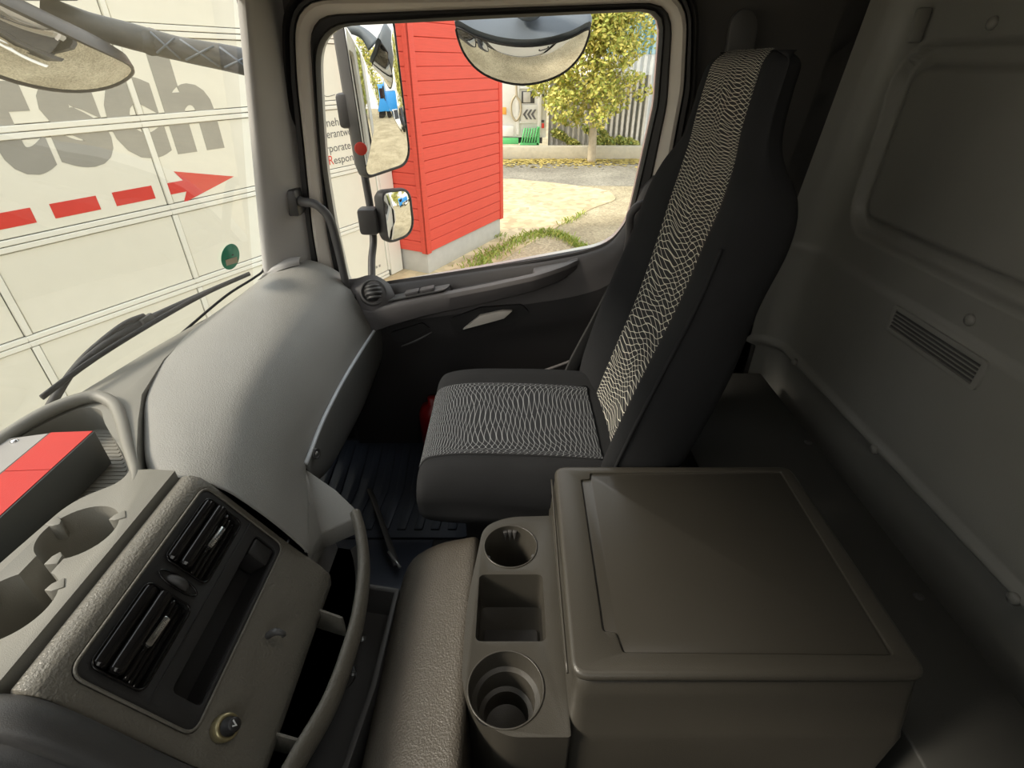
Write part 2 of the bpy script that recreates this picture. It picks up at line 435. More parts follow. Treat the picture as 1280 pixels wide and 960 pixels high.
# rear wall: one moulded sheet with the ribbed window blank, belt line and lower channel pressed into it
def sdrr(y, z, cy, cz, hy, hz, r):
    dy, dz = abs(y-cy)-hy+r, abs(z-cz)-hz+r
    return math.hypot(max(dy, 0), max(dz, 0))+min(max(dy, dz), 0)-r
def sm(a, b, t):
    t = max(0, min(1, (t-a)/(b-a))); return t*t*(3-2*t)
def side_y(z): return YR+.03-.16*max(0, z+.55)
def rear_x(y, z):
    x = XR
    d = sdrr(y, z, .64, -.19, .91, .225, .09)
    x += .030*sm(.008, -.004, d)*sm(-.050, -.036, d)       # the sunk channel round the blank
    x += .008*sm(-.036, -.052, d)                          # the blank itself
    x -= .012*sm(-.505, -.520, z)                          # below the belt line the sheet stands proud
    x += .030*sm(-.875, -.905, z)
    x -= .016*sm(-.90, -.885, z)*sm(-.855, -.872, z)       # rolled lip over the channel
    e = side_y(z)-y
    if e < .10: x -= .10-math.sqrt(max(0, .01-(.10-e)**2))
    return x
bm = BM(); NY, NZ = 250, 210; rows = []
for i in range(NZ+1):
    z = ZF+(ZC-ZF)*i/NZ; y1 = side_y(z)
    rows.append([Vector((rear_x(y, z), y, z)) for y in [YL+(y1-YL)*(j/NY) for j in range(NY+1)]])
skin_rings(bm, rows, False)
wall_rear = struct('wall_rear', bm, 'rear', ang=60)
# vent grille and fixings in the rear wall
vg = obj('vent_grille', cut(prism(rounded([(.915, -.594), (1.225, -.594), (1.225, -.524), (.915, -.524)], .014), -.006, .012, frame_mtx((.988, 0, 0), (0, 1, 0), (0, 0, 1))),
     [box(.95, 1.03, .930, 1.210, -.584, -.534)], .002), 'rear', wall_rear)
tag(vg, 'slotted grey air outlet grille')
for k in range(5):
    z = -.540-.0095*k
    obj('grille_slat', box(.984, .996, .930, 1.210, z-.003, z+.0005), 'dark', vg)
obj('grille_backing', box(.9975, .999, .928, 1.212, -.586, -.532), 'black', vg)
for (y, z) in ((1.02, -.475), (1.533, -.872), (1.072, -.880), (.62, -.88), (.66, -.475), (1.30, .07)):
    xx = rear_x(y, z)
    lathe_b = lathe([(.0, .009), (.010, .008), (.013, .003), (.013, -.004)], axis_mtx((xx, y, z), (-1, 0, 0)), 20)
    obj('fixing_cap', lathe_b, 'rear', wall_rear)
# hook above the blank's corner
p = V(1150, 32, x=.985)
obj('hook', bevel_bm(box(.965, .995, p.y-.012, p.y+.006, p.z-.035, p.z+.035), .005), 'rear', wall_rear)

# passenger-side wall round the door opening
GLc = V(600, 190, y=1.64)
gc = Vector((GLc.x, GLc.z))
def pxloop(pts, y, r):
    return rounded([(V(u, v, y=y).x, V(u, v, y=y).z) for u, v in pts], r, 8)
L_glass = pxloop([(398, 34), (826, 13), (817, 130), (778, 303), (438, 364), (420, 285), (408, 210), (403, 140)], 1.64, [.10, .055, .02, .11, .05, .05, .05, .05])
L_seal = pxloop([(387, 20), (841, 3), (833, 130), (793, 322), (428, 384), (409, 290), (398, 180), (392, 100)], 1.62, [.10, .07, .02, .11, .05, .05, .05, .05])
L_band = pxloop([(366, 0), (862, -14), (856, 110), (812, 345), (408, 392), (390, 290), (379, 180), (370, 100)], 1.60, [.11, .09, .02, .11, .05, .05, .05, .05])
L_bseal = pxloop([(350, -16), (876, -30), (872, 110), (826, 360), (394, 405), (375, 290), (363, 180), (354, 100)], 1.60, [.12, .10, .02, .11, .05, .05, .05, .05])
NL = 160
def L3(loop, y, f=1.0): return [Vector((p.x, y, p.y)) for p in radial(loop, gc, NL)]
def scaled(loop, d):
    r = radial(loop, gc, NL); return [gc+(q-gc)*((q-gc).length+d)/(q-gc).length for q in r]
outer = [(-.63, ZF), (XR-.10, ZF), (XR-.10, -.60), (XR-.10, ZC), (-.63, ZC)]
def Ls(pts2, y): return [Vector((p.x, y, p.y)) for p in pts2]
ro = radial(outer, gc, NL); rb = radial(L_bseal, gc, NL)
def blend(t, yb):
    out = []
    for a, b in zip(rb, ro):
        q = a+(b-a)*t
        y = yb
        if q.x > .5: y = yb+(side_y(q.y)-yb)*sm(.5, .8, q.x)
        out.append(Vector((q.x, y, q.y)))
    return out
wr = loft_loops([blend(0, 1.68), blend(0, 1.625)]+[blend(t, 1.625) for t in (.04, .15, .3, .5, .7, .85, 1.0)])
wall_right = struct('wall_right', wr, 'rear_side', ang=50)
# the bit of side wall in the rear corner
bm = BM(); skin_rings(bm, [[Vector((x, side_y(z), z)) for x in (.80, .90, .97)] for z in (ZF, -.55, 0, ZC)], False)
obj('corner_post', bm, 'rear_side', wall_right)
# driver-side wall with its own window opening (behind the camera)
wl = cut(box(-.93, 1.05, YL-.05, YL, ZF, ZC), [box(-.55, .30, YL-.1, YL+.05, -.42, .12)])
struct('wall_left', wl, 'rear_side')
dw = struct('window_1', box(-.55, .30, YL-.035, YL-.031, -.42, .12), 'glass')
struct('trim_4', box(-.84, -.58, 1.655, 1.70, ZF, -.66), 'black_matt')
struct('wall_front', box(-1.0, -.96, YL, YR+.02, ZF, -.76), 'black_matt')
# windscreen header and the left pillar
struct('trim_1', patch([[(wsx(y, .15), y, .15), (wsx(y, .15)+.03, y, .14), (wsx(y, .3)+.06, y, .30), (-.60, y, .425)] for y in (YL, .2, .64, 1.1, 1.5)], 3, 4, .006), 'pillar')
struct('trim_2', patch([[(wsx(YL, z), YL, z), (wsx(YL, z)+.05, YL+.02, z), (-.55, YL-.03, z)] for z in (-.62, -.2, .42)], 3, 4, .006), 'pillar')

# windscreen: one curved pane with a dark printed edge
ws = patch([[(wsx(y, z)-.004, y, z) for z in (-.64, -.4, -.1, .2)] for y in (YL, 0, .35, .64, .95, 1.2, 1.47)], 4, 4)
windscreen = struct('window_2', ws, 'glass')
def wpt(u, v, off=0):
    d = ray(u, v); t = 1.0
    for _ in range(40):
        q = d*t; t *= (wsx(q.y, q.z)+off)/q.x if q.x else 1
    return d*t
obj('printed_edge', tube([wpt(292, -20, .002), wpt(304, 30, .002), wpt(314, 120, .002), wpt(324, 230, .002), wpt(331, 305, .002), wpt(330, 335, .002), wpt(318, 347, .002), wpt(285, 368, .002), wpt(245, 401, .002), wpt(200, 441, .002), wpt(160, 478, .002), wpt(120, 512, .002)], .0035, 6), 'seal', windscreen)
# round environmental sticker on the glass
c = wpt(288, 321, .001)
n_ = Vector((1, -.25, -.2)).normalized()
stk = obj('windscreen_sticker', lathe([(.036, 0), (.036, .0006)], axis_mtx(c, n_), 40), 'green_sticker')
tag(stk, 'round green sticker on the lower corner of the windscreen', 'sticker')
sm_ = axis_mtx(c, n_)
xa = Vector((0, 1, .0)); fm = frame_mtx(c+n_*.001, (.25, 1, -.1), (0, 0, 1))
obj('sticker_label', prism([(-.022, -.020), (.022, -.020), (.022, -.004), (-.022, -.004)], 0, .0006, fm), 'tan', stk)
obj('sticker_mark', prism([(-.014, .002), (-.002, .027), (.004, .027), (.012, .002), (.006, .002), (.0, .016), (-.008, .002)], 0, .0006, fm), 'print_dark', stk)

# passenger-side A pillar trim between windscreen and door
def pil(z):
    t = (z+.54)/.66; e = Vector((wsx(1.5, z)+.004, 1.5-.05*t, z))
    d = Vector((-.645+.045*(z+.6)/.65, 1.60, z))
    return [e+Vector((-.01, .03, 0)), e, e+Vector((.025, -.006, 0)), e.lerp(d, .55)+Vector((.012, -.018, 0)), d, d+Vector((.012, .03, 0))]
pl_ = struct('trim_3', patch([pil(z) for z in (-.70, -.6, -.45, -.25, 0, .2, .42)], 5, 4), 'pillar')
q = V(352, 249, y=1.545)
obj('screw_cover', lathe([(0, .004), (.010, .0035), (.012, 0), (.012, -.01)], axis_mtx(q, (.3, -1, 0)), 24), 'pillar', pl_)
# ledge that sweeps from pillar over the dashboard end
obj('pillar_foot', patch([[V(322, 350, y=1.50), V(330, 342, y=1.49), V(338, 340, y=1.49)], [V(350, 338, y=1.49), V(352, 330, y=1.50), V(356, 326, y=1.52)], [V(374, 330, y=1.52), V(374, 326, y=1.52), V(376, 322, y=1.54)]], 4, 4, .004), 'pillar', pl_)

# ---------------- the passenger door ----------------
door = thing('door_1', (-.05, 1.62, ZF+.04), kind='structure')
obj('door_seal', loft_loops([Ls(radial(L_bseal, gc, NL), 1.66), Ls(scaled(L_bseal, -.002), 1.598), Ls(scaled(L_bseal, -.010), 1.594), Ls(scaled(L_bseal, -.016), 1.61), Ls(scaled(L_bseal, -.022), 1.597), Ls(scaled(L_band, .003), 1.60), Ls(scaled(L_band, .001), 1.64)]), 'seal', door)
obj('window_frame', loft_loops([Ls(scaled(L_band, 0), 1.63), Ls(scaled(L_band, 0), 1.606), Ls(scaled(L_band, -.004), 1.598), Ls(scaled(L_band, -.014), 1.595), Ls(scaled(L_band, -.022), 1.600), Ls(scaled(L_seal, .006), 1.612), Ls(scaled(L_seal, 0), 1.625)]), 'frame', door)
obj('glass_seal', loft_loops([Ls(scaled(L_seal, .002), 1.618), Ls(scaled(L_seal, -.004), 1.614), Ls(scaled(L_glass, .012), 1.622), Ls(scaled(L_glass, .006), 1.618), Ls(scaled(L_glass, 0), 1.63), Ls(scaled(L_glass, 0), 1.645)]), 'seal', door)
bm = BM(); vv = [bm.verts.new(p) for p in Ls(scaled(L_glass, .004), 1.642)]; bm.faces.new(vv)
obj('window_pane', bm, 'glass', door)
# inner trim panel
xs_ = [(-.60, -.66), (-.50, -.645), (-.41, -.626), (-.25, -.603), (-.105, -.580), (.03, -.56), (.156, -.540), (.24, -.52), (.308, -.492), (.350, -.44), (.378, -.375), (.40, -.31)]
prof_ = [(-.012, 1.625), (0, 1.622), (.002, 1.612), (.016, 1.600), (.045, 1.590), (.085, 1.585), (.12, 1.58), (.19, 1.575), (.25, 1.58), (.40, 1.585), (.62, 1.59)]
rows = []
for x, zt in xs_:
    rows.append([(x, y, max(zt-d*(1 if d < .25 else 1), ZF+.01)) for d, y in prof_])
rows.append([(.46, y, max(-.25-d, ZF+.01)) for d, y in prof_])
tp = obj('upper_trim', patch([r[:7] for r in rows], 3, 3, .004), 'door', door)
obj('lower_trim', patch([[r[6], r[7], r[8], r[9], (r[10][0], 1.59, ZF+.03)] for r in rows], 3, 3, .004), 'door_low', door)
# arm rest with switch plate and pull
def arm(x, z0, w0=.085, h=.052, y1=1.595, sl=0.0):
    return [Vector((x, y1, z0-sl)), Vector((x, y1-w0+.034, z0-sl)), Vector((x, y1-w0+.028, z0)), Vector((x, y1-w0+.006, z0-.002)), Vector((x, y1-w0, z0-.014)), Vector((x, y1-w0+.006, z0-h)), Vector((x, y1-w0+.020, z0-h-.008)), Vector((x, y1, z0-h-.02))]
bm = BM(); ks = [(-.54, -.675, .06, .10, 0), (-.47, -.668, .085, .085, 0), (-.40, -.652, .092, .072, 0), (-.30, -.632, .09, .062, 0), (-.205, -.613, .089, .058, 0), (-.195, -.612, .089, .058, .04), (-.06, -.585, .087, .054, .04), (.060, -.561, .078, .050, .04), (.07, -.559, .076, .05, 0), (.12, -.549, .06, .046, 0), (.17, -.540, .035, .04, 0), (.21, -.53, .01, .03, 0)]
skin_rings(bm, [arm(x, z, w_, h_, 1.595, sl_) for x, z, w_, h_, sl_ in ks], True, caps=True); bmesh.ops.recalc_face_normals(bm, faces=bm.faces)
bevel_bm(bm, .003, 2, 35)
armrest = obj('armrest', bm, 'door', door)
obj('pull_pocket', patch([[(x, 1.550, zt-.004), (x, 1.556, zt-.045), (x, 1.59, zt-.05)] for x, zt in ((-.19, -.612), (-.06, -.585), (.065, -.562))], 2, 3, .003), 'black', armrest)
sw = obj('switch_plate', prism(rounded([(-.045, -.022), (.20, -.022), (.215, .022), (-.05, .022)], .018), 0, .004, frame_mtx((-.405, 1.548, -.649), (1, 0, .205), (0, 1, 0))), 'dark', door)
for k in (0, 1):
    b_ = bevel_bm(prism(rounded([(.065+.05*k, -.015), (.112+.05*k, -.015), (.112+.05*k, .015), (.065+.05*k, .015)], .006), 0, .012, frame_mtx((-.405, 1.548, -.647), (1, 0, .205), (0, 1, 0))), .003)
    obj('window_switch', b_, 'door', sw)
# inside door lever in its dished recess
q0, q1, q2 = V(579, 411, y=1.545), V(637, 388, y=1.555), V(646, 393, y=1.57)
lev = bevel_bm(prism([(V(578, 412, y=1.55).x, V(578, 412, y=1.55).z), (V(600, 394, y=1.55).x, V(600, 394, y=1.55).z), (V(628, 388, y=1.55).x, V(628, 388, y=1.55).z), (V(641, 388, y=1.55).x, V(641, 388, y=1.55).z), (V(630, 398, y=1.55).x, V(630, 398, y=1.55).z)], -.012, .006, frame_mtx((0, 1.550, 0), (1, 0, 0), (0, 0, 1))), .004)
obj('door_lever', lev, 'frame', door)
obj('lever_recess', prism(rounded([(V(u, v, y=1.572).x, V(u, v, y=1.572).z) for u, v in ((562, 398), (600, 384), (652, 380), (662, 390), (640, 404), (582, 416), (566, 412))], .01), -.006, .008, frame_mtx((0, 1.574, 0), (1, 0, 0), (0, 0, 1))), 'black', door)
obj('pocket_recess', prism(rounded([(V(u, v, y=1.565).x, V(u, v, y=1.565).z) for u, v in ((488, 416), (528, 404), (538, 411), (505, 428), (492, 426))], .008), -.006, .006, frame_mtx((0, 1.572, 0), (1, 0, 0), (0, 0, 1))), 'black', door)
obj('pocket_lip', tube([V(502, 433, y=1.555), V(520, 426, y=1.55), V(540, 415, y=1.555)], [.002, .004, .002], 8), 'door', door)
obj('storage_lip', tube([V(640, 480, y=1.52), V(662, 470, y=1.51), V(712, 452, y=1.51), V(760, 430, y=1.53)], .006, 8), 'door', door)
# outer skin of the door
sk = loft_loops([Ls(scaled(L_glass, .004), 1.645), Ls(scaled(L_glass, .006), 1.685), Ls(radial([(-.62, -1.45), (.52, -1.45), (.52, .20), (-.62, .20)], gc, NL), 1.70), Ls(radial([(-.62, -1.45), (.52, -1.45), (.52, .20), (-.62, .20)], gc, NL), 1.69)])
obj('outer_skin', sk, 'white_paint', door)
obj('outer_handle', tube([(.30, 1.705, -.72), (.31, 1.735, -.72), (.43, 1.735, -.70), (.44, 1.705, -.70)], .012, 8), 'black', door)

# grab handles and seat belt
gh = obj('grab_handle', tube([V(372, 248, y=1.60), V(377, 252, y=1.555), V(395, 256, y=1.54), V(411, 272, y=1.54), V(420, 300, y=1.54), V(428, 335, y=1.54), V(434, 362, y=1.545)], [.014, .013, .012, .013, .013, .012, .012], 14), 'dark')
tag(gh, 'dark grab handle bent along the front pillar beside the window', 'handle')
obj('handle_mount', bevel_bm(box(-.665, -.625, 1.54, 1.60, -.385, -.31), .008), 'black', gh)
gh2 = obj('grab_handle', tube([V(818, 256, y=1.60), V(812, 254, y=1.59), V(798, 257, y=1.578), V(788, 270, y=1.578), V(787, 292, y=1.58), V(783, 320, y=1.583), V(778, 345, y=1.588)], .012, 14), 'door')
tag(gh2, 'dark hooked grab handle at the rear corner of the window', 'handle')
belt = thing('seat_belt', (.38, 1.58, -1.0), 'black seat belt running down between the seat and the door', 'seat belt')
obj('webbing', tube([V(846, 225, y=1.58), V(815, 275, y=1.56), V(790, 318, y=1.54), V(750, 395, y=1.50), V(718, 455, y=1.44), V(706, 488, y=1.40)], 0, 8, flat=(.046, .003, (.3, -1, .3))), 'belt', belt)
obj('belt_guide', lathe([(.0, .014), (.010, .013), (.014, .006), (.014, -.012)], axis_mtx(V(795, 297, y=1.545), (-.3, -1, .3)), 20), 'gloss', belt)
q = V(706, 486, y=1.395)
obj('buckle', bevel_bm(box(q.x-.028, q.x+.028, q.y-.012, q.y+.014, q.z-.04, q.z+.03), .008), 'dark', belt)
# headrest-height belt slide on the wall behind the seat
hp = [(V(u, v, y=1.585).x, V(u, v, y=1.585).z) for u, v in ((905, 75), (912, 24), (925, 10), (940, 12), (947, 30), (938, 80))]
sl = obj('belt_slide', bevel_bm(prism(rounded(hp, .016), 0, .02, frame_mtx((0, 1.595, 0), (1, 0, 0), (0, 0, 1))), .005), 'dark')
tag(sl, 'long rounded grey cover plate on the side wall behind the headrest', 'cover plate')
# ================= the dashboard =================
dash = thing('dashboard', (-.70, .90, -1.0), 'long moulded grey dashboard under the windscreen with air vents and trays', 'dashboard')
# passenger-side pad: rows run from the centre seam to the door
prow = [
 (.664, [(-.640, -.70), (-.628, -.640), (-.618, -.615), (-.585, -.608), (-.552, -.611), (-.51, -.630), (-.482, -.656), (-.435, -.720), (-.394, -.792), (-.400, -.80)]),
 (.72, [(-.69, -.70), (-.675, -.635), (-.665, -.608), (-.620, -.602), (-.580, -.606), (-.535, -.622), (-.502, -.650), (-.452, -.715), (-.412, -.790), (-.418, -.80)]),
 (.81, [(-.74, -.70), (-.728, -.625), (-.718, -.603), (-.665, -.596), (-.612, -.602), (-.560, -.618), (-.525, -.648), (-.480, -.712), (-.443, -.786), (-.449, -.80)]),
 (.90, [(-.79, -.70), (-.775, -.615), (-.765, -.597), (-.705, -.592), (-.640, -.596), (-.580, -.612), (-.545, -.645), (-.502, -.708), (-.474, -.778), (-.480, -.79)]),
 (1.05, [(-.84, -.70), (-.825, -.61), (-.815, -.592), (-.735, -.584), (-.665, -.590), (-.598, -.607), (-.562, -.640), (-.520, -.702), (-.484, -.772), (-.49, -.785)]),
 (1.22, [(-.84, -.70), (-.832, -.605), (-.824, -.585), (-.755, -.572), (-.680, -.577), (-.606, -.596), (-.565, -.630), (-.522, -.695), (-.483, -.766), (-.49, -.78)]),
 (1.38, [(-.80, -.70), (-.796, -.59), (-.788, -.570), (-.745, -.552), (-.675, -.556), (-.603, -.576), (-.556, -.612), (-.508, -.682), (-.472, -.758), (-.478, -.77)]),
 (1.50, [(-.775, -.70), (-.768, -.575), (-.758, -.556), (-.720, -.535), (-.660, -.526), (-.594, -.540), (-.540, -.580), (-.492, -.655), (-.457, -.748), (-.463, -.76)]),
 (1.585, [(-.78, -.70), (-.755, -.575), (-.74, -.553), (-.70, -.535), (-.65, -.529), (-.590, -.548), (-.535, -.59), (-.486, -.66), (-.452, -.748), (-.458, -.76)]),
]
obj('passenger_pad', patch([[(x, y, z) for x, z in r] for y, r in prow], 4, 5, .004), 'dash', dash, ang=50)
# fascia under the lip, pale strip that paints the lit lip edge, two fixings
fr = [(.895, -.478, -.783, .010, -.80), (.94, -.478, -.777, .06, -.84), (1.05, -.485, -.774, .12, -.90), (1.22, -.484, -.768, .15, -.92), (1.38, -.473, -.760, .15, -.92), (1.50, -.458, -.750, .12, -.90), (1.585, -.453, -.750, .10, -.88)]
obj('glove_fascia', patch([[(x-.012, y, z+.01), (x+.004, y, z+.004), (x+.009, y, z-.004), (x+.009, y, z-.03), (x+.004, y, z-.03-h*.6), (x-.012, y, z-.04-h), (x-.05, y, z-.045-h)] for y, x, z, h, _ in fr], 4, 4, .004), 'fascia', dash)
obj('lip_highlight', tube([(x+.006, y, z+.006) for y, x, z, h, _ in fr], .005, 10), 'strip', dash)
for (u, v) in ((461, 438), (393, 567)):
    p = V(u, v, x=-.467)
    bo = obj('screw_socket', lathe([(.0, -.003), (.008, -.003), (.010, .003), (.013, .004), (.013, -.01)], axis_mtx(p+Vector((.004, 0, 0)), (1, -.15, .1)), 20), 'dark', dash)
    obj('screw', lathe([(0, .004), (.006, .003), (.006, -.003)], axis_mtx(p+Vector((.004, 0, 0)), (1, -.15, .1)), 12), 'cloth', bo)
# end cap with the round vent by the door
cap = obj('end_cap', patch([
 [V(432, 352, y=1.585), V(448, 350, y=1.575), V(466, 346, y=1.57), V(484, 356, y=1.58)],
 [V(438, 362, y=1.555), V(452, 366, y=1.535), V(472, 364, y=1.53), V(492, 372, y=1.56)],
 [V(450, 382, y=1.535), V(466, 388, y=1.52), V(484, 386, y=1.525), V(498, 390, y=1.56)],
 [V(468, 414, y=1.52), V(474, 410, y=1.52), V(488, 402, y=1.53), V(505, 396, y=1.565)]], 5, 5, .01), 'door', dash)
c = V(467, 366, y=1.535); ax = Vector((.25, -.8, .55)).normalized(); am = axis_mtx(c, ax)
rv = obj('round_vent', lathe([(.0, .006), (.033, .006), (.035, .012), (.039, .014), (.042, .008), (.044, -.01)], am, 40), 'dark', dash)
dome = BM(); addlathe(dome, [(.001, .030), (.012, .028), (.022, .022), (.029, .013), (.031, .004), (.031, 0)], am, 32)
obj('vent_ball', dome, 'black', rv)
ua = Vector((1, .1, .15)).normalized(); vb = ax.cross(ua).normalized(); ua = vb.cross(ax).normalized()
for k in range(4):
    o_ = -.018+.012*k; hw = math.sqrt(max(.0001, .031**2-o_**2))*.92
    pts = [c+ua*(hw*math.sin(t))+vb*o_+ax*(.006+math.cos(t)*(.029*hw/.031)) for t in (-1.35, -.9, -.45, 0, .45, .9, 1.35)]
    obj('vent_slat', tube(pts, 0, 8, 3, flat=(.0025, .007, vb)), 'dark', rv)
obj('key_bezel', lathe([(0, 0), (.008, 0), (.011, .004), (.014, .0), (.014, -.01)], axis_mtx(V(448, 371, y=1.535), (.5, -.8, .2)), 24), 'gloss', dash)

# top slab with the storage tray sunk into it
edge = [(-.765, 1.50), (-.792, 1.38), (-.828, 1.22), (-.818, 1.05), (-.778, .90), (-.730, .81), (-.677, .72), (-.640, .664), (-.620, .666), (-.5755, .662), (-.575, .50), (-.577, .30), (-.58, -.36)]
back = [(-.95, -.36), (-.95, .2), (-.945, .50), (-.940, .64), (-.93, .80), (-.903, .95), (-.877, 1.10), (-.849, 1.22), (-.804, 1.38), (-.774, 1.50)]
poly = [Vector(p) for p in edge+back]
# narrow lip beside the pad follows the windscreen base, so the slab is a touch lower there
rec = prism(rounded([(-.925, .12), (-.925, .70), (-.905, .80), (-.865, .855), (-.825, .845), (-.79, .80), (-.655, .672), (-.650, .635), (-.70, .590), (-.715, .45), (-.715, .12)], [.02, .05, .05, .05, .04, .03, .03, .025, .03, .02, .02], 6), -.645, -.5)
shelf2 = prism(rounded([(-.74, .12), (-.74, .56), (-.70, .60), (-.61, .60), (-.59, .57), (-.59, .12)], .03, 6), -.615, -.5)
cupA = lathe([(.050, 0), (.053, .2)], axis_mtx((-.645, .528, -.708), (0, 0, 1)), 40)
cupB = lathe([(.052, 0), (.055, .2)], axis_mtx((-.648, .405, -.708), (0, 0, 1)), 40)
link = box(-.672, -.630, .42, .50, -.675, -.5)
bm = cut(prism(poly, -.73, -.590), [rec, cupA, cupB, link], .004, 3)
obj('top_tray', bm, 'dash_tray', dash)
# ribbed floor of the tray
bm = BM()
for k in range(34):
    y = .50+k*.0105
    if y < .845:
        x1 = -.72 if y < .60 else -.665-(y-.66)*.9 if y > .66 else -.672
        addbox(bm, -.918 if y < .72 else -.915+(y-.72)*.25, x1, y, y+.005, -.646, -.6435)
tag(obj('tray_ribs', bm, 'dash_tray', dash), kind='stuff')
for cx, cy in ((-.645, .528), (-.648, .405)):
    cb = obj('cup_floor', lathe([(0, 0), (.046, 0), (.0495, .003), (.0495, -.004)], axis_mtx((cx, cy, -.7065), (0, 0, 1)), 36), 'dash_soft', dash)
    for a in (35, 160, 275):
        q = math.radians(a); d = Vector((math.cos(q), math.sin(q), 0)); c_ = Vector((cx, cy, -.592))+d*.052
        m4 = frame_mtx(c_, d, Vector((-d.y, d.x, 0)))
        obj('cup_finger', bevel_bm(prism([(.008, -.009), (-.006, -.007), (-.014, 0), (-.006, .007), (.008, .009)], -.028, .004, m4), .0015), 'dash_tray', cb)
# raised rim of the tray on the far side
obj('tray_rim', tube([(-.935, .30, -.588), (-.935, .55, -.585), (-.93, .70, -.580), (-.908, .81, -.576), (-.862, .872, -.578), (-.812, .860, -.583), (-.765, .812, -.588), (-.70, .730, -.592), (-.645, .662, -.596), (-.628, .625, -.596)], [.006, .009, .012, .013, .013, .012, .011, .010, .008, .005], 12), 'dash_tray', dash)

# centre section: padded body with the vent panel let into its slope
O_ = Vector((-.5225, 0, -.615)); YA = Vector((0, 1, 0)); BA = Vector((.548, 0, -.837)).normalized(); NA = YA.cross(BA).normalized()
if NA.x < 0: NA = -NA
def Lp(p, q, n=0): return O_+YA*p+BA*q+NA*n
LM = Matrix.Identity(4)
for i, a_ in enumerate((YA, BA, NA)):
    for k in range(3): LM[k][i] = a_[k]
LM.translation = O_
cprof = [(-.573, -.70), (-.573, -.612), (-.566, -.600), (-.552, -.597), (-.537, -.602), (-.524, -.616), (-.4285, -.762), (-.412, -.785), (-.372, -.838), (-.360, -.862), (-.362, -.885), (-.375, -.895), (-.50, -.89), (-.573, -.80)]
def roundprof(p, n=3): return p
bm = BM()
ysec = [.302, .306, .64, .657, .661]
ins = [.004, 0, 0, 0, .003]
mid = Vector((-.48, -.75))
rings = []
for y, k in zip(ysec, ins):
    rings.append([Vector((mid.x+(x-mid.x)*(1-k*6), y, mid.y+(z-mid.y)*(1-k*6))) for x, z in cprof])
skin_rings(bm, rings, True, caps=True); bmesh.ops.recalc_face_normals(bm, faces=bm.faces)
pocket = prism(rounded([(.328, -.006), (.652, -.006), (.652, .180), (.328, .180)], .022, 8), -.012, .05, LM)
v1 = prism(rounded([(.345, .006), (.470, .006), (.470, .088), (.345, .088)], .012), -.05, .05, LM)
v2 = prism(rounded([(.506, .006), (.636, .006), (.636, .088), (.506, .088)], .012), -.05, .05, LM)
s1 = prism(rounded([(.362, .118), (.636, .118), (.636, .172), (.362, .172)], .010), -.058, .05, LM)
obj('centre_body', cut(bm, [pocket, v1, v2, s1], .0025, 3), 'dash_soft', dash, ang=45)
plate = prism(rounded([(.331, -.003), (.649, -.003), (.649, .177), (.331, .177)], .020, 8), -.010, -.002, LM)
h1 = prism(rounded([(.347, .010), (.468, .010), (.468, .086), (.347, .086)], .012), -.03, .03, LM)
h2 = prism(rounded([(.508, .010), (.634, .010), (.634, .086), (.508, .086)], .012), -.03, .03, LM)
h3 = prism(rounded([(.364, .120), (.634, .120), (.634, .170), (.364, .170)], .010), -.03, .03, LM)
vp = obj('vent_panel', cut(plate, [h1, h2, h3], .0015, 2), 'black_matt', dash)
obj('panel_rim', tube([Lp(p, q, -.001) for p, q in rounded([(.3305, -.0035), (.6495, -.0035), (.6495, .1775), (.3305, .1775)], .020, 6)], .0022, 8, 1, closed=True), 'dash_soft', vp)
obj('panel_rib', bevel_bm(prism([(.34, .0985), (.645, .0985), (.645, .1005), (.34, .1005)], -.003, .001, LM), .0006), 'black', vp)
def barrel(p0, p1):
    f = obj('air_vent', prism(rounded([(p0, .010), (p1, .010), (p1, .086), (p0, .086)], .012), -.046, -.042, LM), 'gloss', dash)
    rim = [Lp(p, q, 0) for p, q in rounded([(p0, .010), (p1, .010), (p1, .086), (p0, .086)], .012, 5)]
    obj('vent_rim', tube(rim, .0018, 6, 1, closed=True), 'gloss', f)
    for k, (q, n, r) in enumerate(((.021, .002, .010), (.041, .008, .0105), (.058, .002, .004), (.067, -.003, .004), (.077, -.008, .004))):
        m = BM()
        pr = [Vector((r*1.0*math.cos(t), r*.8*math.sin(t))) for t in [2*math.pi*j/20 for j in range(20)]]
        rgs = [[Lp(p, q+a.x*sc, n+a.y*sc-.004) for a in pr] for p, sc in ((p0+.003, .6), (p0+.006, .95), (p0+.012, 1), (p1-.012, 1), (p1-.006, .95), (p1-.003, .6))]
        skin_rings(m, rgs, True, caps=True); bmesh.ops.recalc_face_normals(m, faces=m.faces)
        obj('vent_slat', m, 'gloss', f)
    pm = (p0+p1)/2+.005
    tb = bevel_bm(prism(rounded([(pm-.022, .050), (pm+.022, .053), (pm+.022, .063), (pm-.022, .060)], .004), .002, .012, LM), .002)
    tag(obj('vent_tab', tb, 'chrome', f), 'small satin metal tab on the vent slat')
barrel(.347, .468); barrel(.508, .634)
wh = obj('vent_wheel', lathe([(.012, -.006), (.020, -.005), (.022, 0), (.020, .005), (.012, .006)], Matrix.Translation(Lp(.488, .048, -.012)) @ frame_mtx((0, 0, 0), BA, NA), 40), 'dark', dash)
obj('wheel_surround', tube([Lp(.488+.009*math.cos(t), .048+.033*math.sin(t), .000) for t in [2*math.pi*j/24 for j in range(24)]], .0015, 6, 1, closed=True), 'gloss', wh)
obj('blank_switch', bevel_bm(prism(rounded([(.598, .124), (.632, .124), (.632, .166), (.598, .166)], .005), -.05, -.006, LM), .003), 'black', dash)
